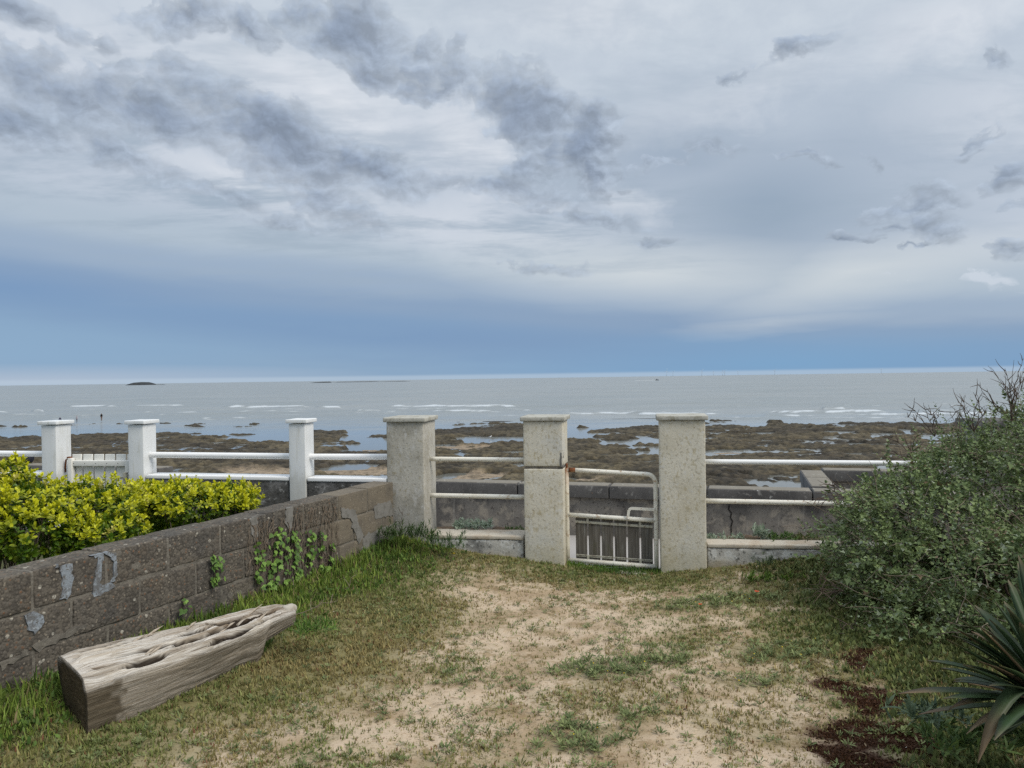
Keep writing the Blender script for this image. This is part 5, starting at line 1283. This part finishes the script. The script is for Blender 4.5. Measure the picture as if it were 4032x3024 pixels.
def ground_cover():
    # long green grass by the wall and in the corner
    x, y = gpoints(60000); lush, turf, patch, brown, spots = cover(x, y)
    k = rng.uniform(size=len(x)) < lush; x, y = x[k], y[k]
    xx, yy, gi = clumped(x, y, np.full(len(x), .75), 4, .018); ok = wall_s(xx, yy) > .005; xx, yy, gi = xx[ok], yy[ok], gi[ok]
    s = wall_s(xx, yy); tall = np.clip(1.2 - s / .7, .35, 1) * (.7 + .5 * np.clip(fbm2(xx * 3, yy * 3, 3, 83) + .5, 0, 1))
    h = rng.uniform(.03, .10, len(xx)) * tall
    tone = np.clip(.5 + .8 * fbm2(xx * 3.5, yy * 3.5, 3, 84) + rng.normal(0, .2, len(xx)), 0, 1)
    V, Fc, C = blades(xx, yy, h, .55, ((.058, .120, .020), (.25, .33, .060)), rng.uniform(.6, 1.3, len(xx)), .18, f=tone)
    dry = np.repeat(rng.uniform(size=len(xx)) < .10, 5); C[dry] = np.array([.30, .24, .12])
    o = add('long_grass', mesh('long_grass', V, Fc, C=C), M['grass'], recentre=False); tag(o, 'long green grass along the foot of the block wall', 'grass', kind='stuff')
    # leafy weeds among it
    x, y = gpoints(9000); lush, turf, patch, brown, spots = cover(x, y); nz = fbm2(x * 2.2, y * 2.2, 3, 85)
    k = (rng.uniform(size=len(x)) < lush * .8) & (nz > -.35); x, y = x[k], y[k]
    xx, yy, gi = clumped(x, y, np.ones(len(x)), 9, .022); ok = wall_s(xx, yy) > .008; xx, yy = xx[ok], yy[ok]
    V, Fc, C = blades(xx, yy, rng.uniform(.016, .038, len(xx)), .8, ((.045, .095, .02), (.14, .22, .042)), rng.uniform(1.3, 2.3, len(xx)), .15, T_SPRIG)
    V[:, 2] += rng.uniform(0, .035, len(xx)).repeat(5)
    o = add('leafy_weeds', mesh('leafy_weeds', V, Fc, C=C), M['grass'], recentre=False); tag(o, 'leafy weeds among the long grass by the block wall', 'weeds', kind='stuff')
    # thin short turf over the drive
    x, y = gpoints(200000); lush, turf, patch, brown, spots = cover(x, y)
    dens = np.clip(turf * (.35 + .75 * sstep(-.3, .3, fbm2(x * 5, y * 5, 3, 86))) * (1 - lush * .8) + .24 + .55 * spots * .6, 0, 1) * (1 - .8 * sstep(.3, .6, brown)) * .62
    xx, yy, gi = clumped(x, y, dens * .5, 6, .011)
    tz = fbm2(xx * 2.4, yy * 2.4, 4, 87); tone = np.clip(.45 + 1.1 * tz + rng.normal(0, .25, len(xx)), 0, 1)
    lsh, trf, *_ = cover(xx, yy)
    h = rng.uniform(.010, .030, len(xx)) * (.8 + .5 * trf)
    V, Fc, C = blades(xx, yy, h, .75, ((.31, .255, .11), (.17, .205, .062)), rng.uniform(1.6, 3.2, len(xx)), .22, f=tone)
    red = np.repeat(rng.uniform(size=len(xx)) < .03, 5); C[red] = np.array([.20, .085, .05])
    o = add('short_turf', mesh('short_turf', V, Fc, C=C), M['grass'], recentre=False); tag(o, 'thin dry turf patchily covering the sandy drive', 'turf', kind='stuff')
    # low rosettes and clover-like patches
    x, y = gpoints(34000); lush, turf, patch, brown, spots = cover(x, y)
    dens = np.clip(sstep(.2, .8, patch) * .55 + .06 + .16 * spots * (1 - lush) + .05 * turf, 0, 1)
    k = rng.uniform(size=len(x)) < dens; x, y = x[k], y[k]; pk = patch[k]
    n = len(x); per = 12; r = rng.uniform(.008, .026, n) * (1 + .3 * (pk > .4)); ang = (np.arange(per)[None] * 2.4 + rng.uniform(0, 6, n)[:, None]).ravel()
    px = np.repeat(x, per) + np.cos(ang) * np.repeat(r, per) * rng.uniform(0, .9, n * per); py_ = np.repeat(y, per) + np.sin(ang) * np.repeat(r, per) * rng.uniform(0, .9, n * per)
    tl = rng.uniform(.6, 1.5, n * per); Ax = np.stack([np.cos(ang) * np.sin(tl), np.sin(ang) * np.sin(tl), np.cos(tl)], 1)
    pos = np.stack([px, py_, ground_h(px, py_) + rng.uniform(0, .012, n * per) * np.repeat(1 + 1.0 * (pk > .4), per)], 1)
    col = colmix(n * per, (.10, .135, .050), (.24, .275, .11), np.repeat(rng.uniform(0, 1, n), per), .15)
    V, Fc, C = scatter(T_SPRIG, pos, frames(Ax, np.array([0, 0, 1.0]) + rng.normal(0, .2, Ax.shape)), np.repeat(r, per) * rng.uniform(.7, 1.3, n * per), col, rng.uniform(.8, 1.5, n * per))
    o = add('ground_weeds', mesh('ground_weeds', V, Fc, C=C), M['grass'], recentre=False); tag(o, 'small grey-green weeds dotted over the sandy drive', 'weeds', kind='stuff')
    # fringe of weeds below the big shrub and yucca
    x, y = gpoints(40000, 1.2, 3.4); f = sstep(0, .5, x - (1.42 + .16 * (y - 3.0)) - .25 * fbm2(x * 3, y * 3, 3, 88)); _, _, _, brown, _ = cover(x, y)
    k = rng.uniform(size=len(x)) < f * .30 * (1 - .95 * sstep(.1, .35, brown)); x, y = x[k], y[k]
    xx, yy, gi = clumped(x, y, np.ones(len(x)), 6, .018)
    V, Fc, C = blades(xx, yy, rng.uniform(.015, .05, len(xx)), .9, ((.075, .10, .034), (.20, .225, .075)), rng.uniform(1.2, 2.6, len(xx)), .2, T_SPRIG)
    o = add('shrub_fringe', mesh('shrub_fringe', V, Fc, C=C), M['grass'], recentre=False); tag(o, 'low green weeds fringing the big shrub and yucca', 'weeds', kind='stuff')
    # brown moss cushions
    x, y = gpoints(190000, .9, 3.0); _, _, _, brown, _ = cover(x, y); k = rng.uniform(size=len(x)) < sstep(.18, .85, brown + .30 * fbm2(x * 7, y * 7, 4, 89)) * .95 * (brown > .05); x, y = x[k], y[k]
    xx, yy, gi = clumped(x, y, np.ones(len(x)), 4, .006)
    V, Fc, C = blades(xx, yy, rng.uniform(.005, .013, len(xx)), .9, ((.045, .020, .010), (.115, .052, .024)), rng.uniform(2.5, 5, len(xx)), .2, T_SPRIG)
    o = add('brown_moss', mesh('brown_moss', V, Fc, C=C), M['grass'], recentre=False); tag(o, 'dark red-brown moss on the ground before the yucca', 'moss', kind='stuff')
    # crumbs: shell chips, dead stalks and grit
    x, y = gpoints(9000); k = rng.uniform(size=len(x)) < .28; x, y = x[k], y[k]; n = len(x)
    a = rng.uniform(0, 6.28, n); Ax = np.stack([np.cos(a), np.sin(a), rng.uniform(0, .3, n)], 1)
    pale = rng.uniform(size=n) < .10
    col = np.where(pale[:, None], np.array([[.62, .58, .50]]), colmix(n, (.10, .07, .04), (.30, .22, .13), None, .2))
    V, Fc, C = scatter(T_SPRIG, np.stack([x, y, ground_h(x, y) + .004], 1), frames(Ax, np.tile([0, 0, 1.0], (n, 1)) + rng.normal(0, .3, (n, 3))), np.where(pale, .009, rng.uniform(.010, .03, n)), col, np.where(pale, 4.0, 1.0))
    o = add('ground_litter', mesh('ground_litter', V, Fc, C=C), M['grass'], recentre=False); tag(o, 'shell chips and dead stalks scattered over the sand', 'litter', kind='stuff')
    # tiny yellow flowers in the green patches
    x, y = gpoints(9000); lush, turf, patch, brown, spots = cover(x, y); k = rng.uniform(size=len(x)) < sstep(.3, .8, patch) * .22; x, y = x[k], y[k]; n = len(x)
    a = rng.uniform(0, 6.28, n); V, Fc, C = scatter(T_SPRIG, np.stack([x, y, ground_h(x, y) + rng.uniform(.012, .03, n)], 1), frames(np.stack([np.cos(a), np.sin(a), np.full(n, .3)], 1), np.tile([0, -.4, 1.0], (n, 1))), rng.uniform(.006, .010, n), np.tile([.62, .46, .02], (n, 1)), 3.2)
    o = add('yellow_flowers', mesh('yellow_flowers', V, Fc, C=C), M['grass'], recentre=False); tag(o, 'tiny yellow flowers in the green patches', 'flowers', kind='stuff')
ground_cover()

def flower(label, px, py, z, colr, size, name='poppy', group=None):
    p = at_height(px, py, z); gz = ground_h(np.array([p[0]]), np.array([p[1]]))[0]
    root = empty(name, (p[0], p[1], gz), label=label, cat='flower', group=group)
    vf('stem', tube([(p[0], p[1], gz - .01), (p[0] + .004, p[1], gz + (z - gz) * .6), p], .0016, 5), M['grass_plain'], root)
    pm = material('petal', colr, .6, trans=.3)
    for k in range(4):
        a = k * math.pi / 2 + .3; d = np.array([[math.cos(a), math.sin(a), .55]])
        V, Fc, _ = scatter(T_OVAL, np.array([p]), frames(d, np.array([[-math.cos(a), -math.sin(a), 1.0]])), size, None, np.array([1.6]))
        add('petal', mesh('petal', V, Fc), pm, root)
    vf('eye', tube([p, p + [0, 0, .005]], .004, 6), M['darktwig'], root)
M['grass_plain'] = material('stem green', (.08, .13, .03), .7)
flower('orange-red poppy in the grass nearer the big shrub', 2980, 2332, .10, (.72, .10, .03), .022, group='poppies on the drive')
flower('orange-red poppy in the turf nearer the gate', 2757, 2382, .07, (.70, .10, .03), .018, group='poppies on the drive')
flower('yellow flower in the weeds at the foot of the left low wall', 1786, 2182, .16, (.80, .55, .02), .022, name='yellow_flower')

def corner_weed():
    rosette_plant('corner_weed', 'dark feathery weed in the corner by the grey pillar', 'plant', 1600, 2120, 6.35, .24, .13, 120, .05, ((.025, .055, .012), (.075, .125, .03)), 91, 'weeds at the fence foot', tmpl=T_BLADE, nl=12)
    rosette_plant('corner_weed', 'fine feathery weed before the left low wall', 'plant', 1760, 2160, 6.35, .14, .13, 50, .05, ((.03, .07, .02), (.08, .14, .04)), 92, 'weeds at the fence foot', tmpl=T_BLADE, nl=12)
    rosette_plant('corner_weed', 'small dark weed before the right low wall', 'plant', 3005, 2225, 6.05, .07, .08, 26, .04, ((.03, .055, .02), (.07, .11, .035)), 93, 'weeds at the fence foot', tmpl=T_BLADE, nl=10)
    rosette_plant('green_weed', 'bright green weed clump left of the log end', 'plant', 120, 2690, 3.72, .22, .05, 90, .034, ((.035, .085, .018), (.12, .20, .04)), 94, 'weeds around the log', nl=8)
    rosette_plant('green_weed', 'bright green grass tuft by the log tip', 'plant', 1240, 2490, 4.3, .12, .03, 30, .06, ((.05, .11, .02), (.18, .29, .05)), 95, 'weeds around the log', tmpl=T_BLADE, nl=10)
    rosette_plant('green_weed', 'green grass under the gate bottom rail', 'plant', 2430, 2252, 6.42, .24, .01, 70, .04, ((.03, .08, .015), (.10, .17, .03)), 96, 'weeds at the fence foot', tmpl=T_BLADE, nl=8)
    rosette_plant('green_weed', 'lush green weed between the poppy and the low wall', 'plant', 3050, 2290, 5.85, .22, .03, 46, .045, ((.05, .10, .015), (.16, .24, .03)), 97, 'weeds at the fence foot', nl=8)
    rosette_plant('green_weed', 'leafy green weed below the yucca', 'plant', 3850, 2930, 3.0, .20, .03, 60, .05, ((.04, .08, .02), (.12, .18, .05)), 98, 'weeds below the yucca', nl=8)
    rosette_plant('green_weed', 'bluish leafy weed on the brown moss', 'plant', 3650, 2830, 3.15, .14, .01, 26, .05, ((.07, .11, .06), (.16, .21, .12)), 99, 'weeds below the yucca', nl=8)
corner_weed()
def dry_stems():
    global rng; rng = np.random.default_rng(101)
    for lab, p, q, tw in [('pale dry stem leaning in the grass right of the log tip', (1170, 2420), (1325, 2365), 3), ('pale dry stem leaning against the ivy', (1150, 2310), (1200, 2145), 1), ('pale dry stem in the turf halfway to the fence', (1360, 2320), (1405, 2245), 1), ('dark dry stalk standing beside the grey pillar', (1575, 2110), (1590, 2010), 3)]:
        a = at_depth(*p, 4.75 if p[1] > 2400 else 5.2 if p[1] > 2200 else 6.45); b = at_depth(*q, 4.85 if p[1] > 2400 else 5.25 if p[1] > 2200 else 6.5)
        ts = np.linspace(0, 1, 8)[:, None]; m = a + (b - a) * ts + rng.normal(0, .008, (8, 3)); paths = [m]
        for k in range(tw): i = rng.integers(2, 7); paths.append(branch(m[i], b - a + rng.normal(0, .25, 3), .08, 4, .3))
        tag(add('dry_stem', twigs(paths, .0028, .0012, 5).mesh('dry_stem'), M['twig'] if 'pale' in lab else M['darktwig']), lab, 'stem', 'dry stems')
dry_stems()

# ================================================================== FAR THINGS
def person(label, px, foot_py, height, z0, top, legs, skin, hair, face_dir=0.0, stride=.12, arm=.15, bend=0.0, depth=None):
    p = at_depth(px, foot_py, depth) if depth else at_height(px, foot_py, z0); k = height / 1.75
    J = {'pel': (0, 0, .95), 'wai': (0, 0, 1.08), 'che': (0, bend * .5, 1.32), 'nec': (0, bend * .8, 1.50), 'hea': (0, bend, 1.62), 'crn': (0, bend, 1.73),
         'shl': (-.19, bend * .7, 1.42), 'ell': (-.25, bend + .03, 1.13), 'hal': (-.22, bend + arm, .90), 'fil': (-.215, bend + arm + .02, .80), 'shr': (.19, bend * .7, 1.42), 'elr': (.25, bend + .03, 1.13), 'har': (.22, bend + arm * .6, .90), 'fir': (.215, bend + arm * .6 + .02, .80),
         'hil': (-.10, 0, .90), 'knl': (-.11, stride * .6, .50), 'anl': (-.11, stride, .09), 'tol': (-.12, stride + .16, .035), 'hir': (.10, 0, .90), 'knr': (.11, -stride * .3, .50), 'anr': (.11, -stride, .09), 'tor': (.12, -stride + .16, .035)}
    Rr = {'pel': .15, 'wai': .135, 'che': .155, 'nec': .06, 'hea': .095, 'crn': .07, 'shl': .075, 'ell': .05, 'hal': .04, 'fil': .025, 'shr': .075, 'elr': .05, 'har': .04, 'fir': .025, 'hil': .095, 'knl': .065, 'anl': .045, 'tol': .035, 'hir': .095, 'knr': .065, 'anr': .045, 'tor': .035}
    E = 'pel-wai wai-che che-nec nec-hea hea-crn che-shl shl-ell ell-hal hal-fil che-shr shr-elr elr-har har-fir pel-hil hil-knl knl-anl anl-tol pel-hir hir-knr knr-anr anr-tor'.split()
    names = list(J); me = bpy.data.meshes.new('person'); me.from_pydata([J[n] for n in names], [tuple(names.index(q) for q in e.split('-')) for e in E], [])
    ob = bpy.data.objects.new('person_skin', me); COL.objects.link(ob)
    md = ob.modifiers.new('skin', 'SKIN'); sb = ob.modifiers.new('sub', 'SUBSURF'); sb.levels = 1
    for i, n in enumerate(names):
        sv_ = me.skin_vertices[0].data[i]; sv_.radius = (Rr[n], Rr[n]); sv_.use_root = n == 'pel'
    dg = bpy.context.evaluated_depsgraph_get(); ev = bpy.data.meshes.new_from_object(ob.evaluated_get(dg)); bpy.data.objects.remove(ob)
    co = np.empty(len(ev.vertices) * 3); ev.vertices.foreach_get('co', co); co = co.reshape(-1, 3)
    C = np.tile(np.array(top), (len(co), 1)); C[co[:, 2] < .98] = legs; C[co[:, 2] > 1.50] = skin
    hands = (np.abs(co[:, 0]) > .17) & (co[:, 2] < .93) & (co[:, 2] > .7); C[hands] = skin
    if legs is not None and height > 1.6 and legs[0] > .02 and False: pass
    hr = (co[:, 2] > 1.66) | ((co[:, 2] > 1.56) & (co[:, 1] < bend - .02)); C[hr] = hair; C[co[:, 2] < .06] = (.02, .02, .02)
    if skin == 'x': pass
    Fp = [list(f.vertices) for f in ev.polygons]
    V = rotz(co * k, face_dir) + p
    o = add('person', mesh('person', V, Fp, C=C), material('clothed figure', None, .85, attr='Col')); bpy.data.meshes.remove(ev)
    return tag(o, label, 'person', 'people on the reef')
REEF = SEA + .28
person('person in black jacket and shorts standing on the far rocks by the water', 400, 1657, 1.80, REEF, (.012, .012, .014), (.20, .12, .085), (.28, .17, .12), (.02, .015, .012), 3.0, .05, .1)
person('person in white and dark clothes at the water edge left of the figure in black', 303, 1664, 1.62, REEF, (.45, .40, .42), (.02, .022, .05), (.28, .17, .12), (.02, .015, .012), 2.6, .1, .15)
person('person whose head shows above the leftmost white post', 237, 1672, 1.70, REEF, (.03, .04, .09), (.03, .03, .05), (.28, .17, .12), (.02, .015, .012), 3.3, .1, .12)
person('person in black half hidden by the leftmost white post', 270, 1752, 1.75, REEF, (.012, .012, .013), (.012, .012, .014), (.25, .15, .11), (.015, .012, .01), 3.6, .1, .12, bend=.10)

def bag():
    c = at_depth(78, 1818, 10.75); root = empty('bag', (c[0], c[1], SEAWALL_TOP + .075), label='black bag with a tan strap on the sea wall beside the leftmost white post', cat='bag')
    bk = material('black cloth', (.013, .014, .022), .8, [N(scale=30., lo=.5, hi=.7, col=(.03, .03, .04), k=.6)])
    z = SEAWALL_TOP + .078
    vf('bag_body', rbox((c[0] - .02, c[1] + .05, z + .075), (.34, .22, .15), -.3, .07, .02, .02, 9, 3), bk, root)
    vf('bag_flap', rbox((c[0] - .10, c[1] + .03, z + .135), (.20, .20, .07), -.3, .03, .02, .012, 9, 4), bk, root)
    vf('strap', tube([(c[0] - .12, c[1] - .06, z + .10), (c[0] - .02, c[1] - .08, z + .045), (c[0] + .06, c[1] - .08, z + .06), (c[0] + .11, c[1] - .07, z + .12)], .009, 6), material('tan strap', (.22, .14, .07), .8), root)
bag()
def gull():
    p = at_height(1930, 1727, SEA + .05); root = empty('gull', p, label='white gull standing in the tide pool between the left gate pillars', cat='gull')
    wh = material('white feathers', (.80, .80, .80), .7); gr = material('grey feathers', (.35, .37, .40), .7); ye = material('bill yellow', (.6, .35, .05), .6)
    x, y, z = p
    vf('body', tube([(x - .24, y, z + .26), (x - .16, y, z + .25), (x, y, z + .26), (x + .12, y, z + .31), (x + .17, y, z + .38), (x + .20, y, z + .43), (x + .25, y, z + .43)], [.015, .055, .095, .075, .045, .048, .02], 10), wh, root)
    vf('wing', tube([(x - .30, y - .05, z + .28), (x - .12, y - .09, z + .30), (x + .06, y - .07, z + .32)], [.01, .05, .03], 8), gr, root)
    vf('bill', tube([(x + .25, y, z + .43), (x + .31, y, z + .415)], [.014, .004], 6), ye, root)
    for s in (-.03, .03): vf('leg', tube([(x, y + s, z + .2), (x + .01, y + s, z - .08)], .008, 6), ye, root)
gull()
def boat():
    c = at_height(2587, 1497.5, SEA); d = c[1]; root = empty('motorboat', (c[0], c[1], SEA), label='small dark motorboat trailing a white wake near the horizon', cat='boat')
    x, y, z = c[0], c[1], SEA; L_ = 8.5
    hm = material('dark hull', (.03, .035, .05), .5); gm = material('wheelhouse', (.12, .13, .15), .6)
    V = []; secs = [(-.5, .9, .9), (-.2, 1.2, 1.0), (.15, 1.2, 1.15), (.38, .75, 1.4), (.5, .05, 1.65)]
    for s, hw, fb_ in secs: V += [(x + s * L_, y - hw, z + fb_), (x + s * L_, y - hw * .6, z - .3), (x + s * L_, y + hw * .6, z - .3), (x + s * L_, y + hw, z + fb_)]
    Fc = [[i * 4 + j, i * 4 + (j + 1) % 4, i * 4 + 4 + (j + 1) % 4, i * 4 + 4 + j] for i in range(4) for j in range(4)] + [[3, 2, 1, 0], [16, 17, 18, 19]]
    vf('hull', (np.array(V), Fc), hm, root, smooth=False)
    vf('wheelhouse', rbox((x - .3, y, z + 2.0), (2.2, 1.6, 1.9), 0, .2, .8), gm, root)
    vf('mast', tube([(x - .3, y, z + 2.9), (x - .3, y, z + 5.2)], .09, 6), hm, root)
    wk = material('wake foam', (.82, .85, .87), .9)
    vf('wake', prism([(x - 4, y - .8, z + .35), (x - 4, y + .8, z + .35), (x - 22, y + 3.5, z + .25), (x - 48, y + 5, z + .12), (x - 48, y - 5, z + .12), (x - 22, y - 3.5, z + .25)], (0, 0, -.6)), wk, root, smooth=False)
boat()
def turbine(px, k, rot, label):
    c = at_depth(px, 1480, 13000); x, y = c[0], c[1]; root = empty('wind_turbine', (x, y, SEA), label=label, cat='wind turbine', group='offshore wind turbines')
    m = M.setdefault('turbine', material('haze-tinted turbine', (.50, .56, .62), .6)); H = 78 * k  # fading by distance haze is put into this pale blue-grey colour
    vf('tower', tube([(x, y, SEA - 5), (x, y, SEA + H * .5), (x, y, SEA + H)], [2.6, 2.2, 1.6], 8), m, root)
    vf('nacelle', rbox((x, y, SEA + H + 1.5), (5, 11, 5), 0, 1.2, 5), m, root)
    for i in range(3):
        a = rot + i * 2.0944; d = np.array([math.sin(a), 0, math.cos(a)]); h = np.array([x, y - 6.5, SEA + H + 1.5])
        vf('blade', tube([h, h + d * 12, h + d * 48 * k], [1.2, 2.0, .4], 6), m, root)
names = ['leftmost wind turbine on the horizon', 'second wind turbine from the left on the horizon', 'third wind turbine from the left on the horizon', 'fourth wind turbine from the left on the horizon', 'fifth wind turbine from the left on the horizon', 'sixth wind turbine from the left on the horizon', 'seventh wind turbine from the left on the horizon', 'eighth wind turbine from the left on the horizon', 'rightmost wind turbine on the horizon']
for i, (px, k) in enumerate([(2625, 1.15), (2650, 1.0), (2763, 1.1), (2810, .8), (2845, .85), (2853, 1.0), (2906, .85), (3050, .95), (3470, .85)]):
    turbine(px, k, [.2, 1.1, .7, 1.6, .0, .9, 1.3, .5, 1.0][i], names[i])
def island(label, px0, px1, py, d, prof, seed, name='island'):
    a = at_depth(px0, py, d); b = at_depth(px1, py, d); n, m = 60, 14; ss = np.linspace(0, 1, n); tq = np.linspace(-1, 1, m)
    h = np.interp(ss, *zip(*prof)); X = a[0] + (b[0] - a[0]) * ss
    V = np.array([[X[i], d + tq[j] * 60 * (.4 + .6 * math.sin(math.pi * ss[i]) ** .5), SEA - 2 + (h[i] + 2) * math.sqrt(max(0, 1 - tq[j] ** 2))] for i in range(n) for j in range(m)])
    V[:, 2] += .7 * fbm(V * .06, 3, seed) * (V[:, 2] > SEA)
    o = add(name, mesh(name, V, grid_faces(n, m)), material('island rock', (.035, .04, .045), .95, [N(scale=.05, lo=.45, hi=.65, col=(.06, .065, .06), k=.7)]))
    return tag(o, label, kind='structure')
island('dark flat-topped island on the left horizon', 496, 648, 1510, 4200, [(0, 0), (.05, 2), (.12, 8), (.22, 14), (.40, 17), (.58, 16), (.66, 11), (.69, 3), (.74, 2.2), (.95, 2.2), (1, 0)], 3)
island('low dark skerry near the horizon in the middle', 1222, 1305, 1500, 3600, [(0, 0), (.2, 3), (.6, 4.5), (.9, 5), (1, 0)], 4)
island('thin low reef line near the horizon right of the skerry', 1305, 1620, 1500, 4000, [(0, 0), (.1, 2.5), (.5, 3), (.6, 1), (.9, 2.8), (1, 0)], 5)
def gate_grass():
    global rng; rng = np.random.default_rng(140)
    n = 5200; x = rng.uniform(.45, 1.24, n); y = fence_y(x) + rng.uniform(-.02, .42, n) ** 1.0
    a = rng.uniform(0, 6.28, n); tl = np.abs(rng.normal(0, .5, n)); Ax = np.stack([np.cos(a) * np.sin(tl), np.sin(a) * np.sin(tl), np.cos(tl)], 1)
    z = np.where(y < fence_y(x) + .11, ground_h(x, y), -.04)
    V, Fc, C = scatter(T_BLADE, np.stack([x, y, z - .01], 1), frames(Ax, np.stack([-np.cos(a), -np.sin(a), np.full(n, .3)], 1)), rng.uniform(.018, .05, n), colmix(n, (.05, .12, .018), (.20, .30, .05), None, .15), rng.uniform(.8, 1.8, n))
    o = add('gateway_grass', mesh('gateway_grass', V, Fc, C=C), M['grass'], recentre=False); tag(o, 'green grass growing in the gateway under the pipe gate', 'grass', kind='stuff')
gate_grass()
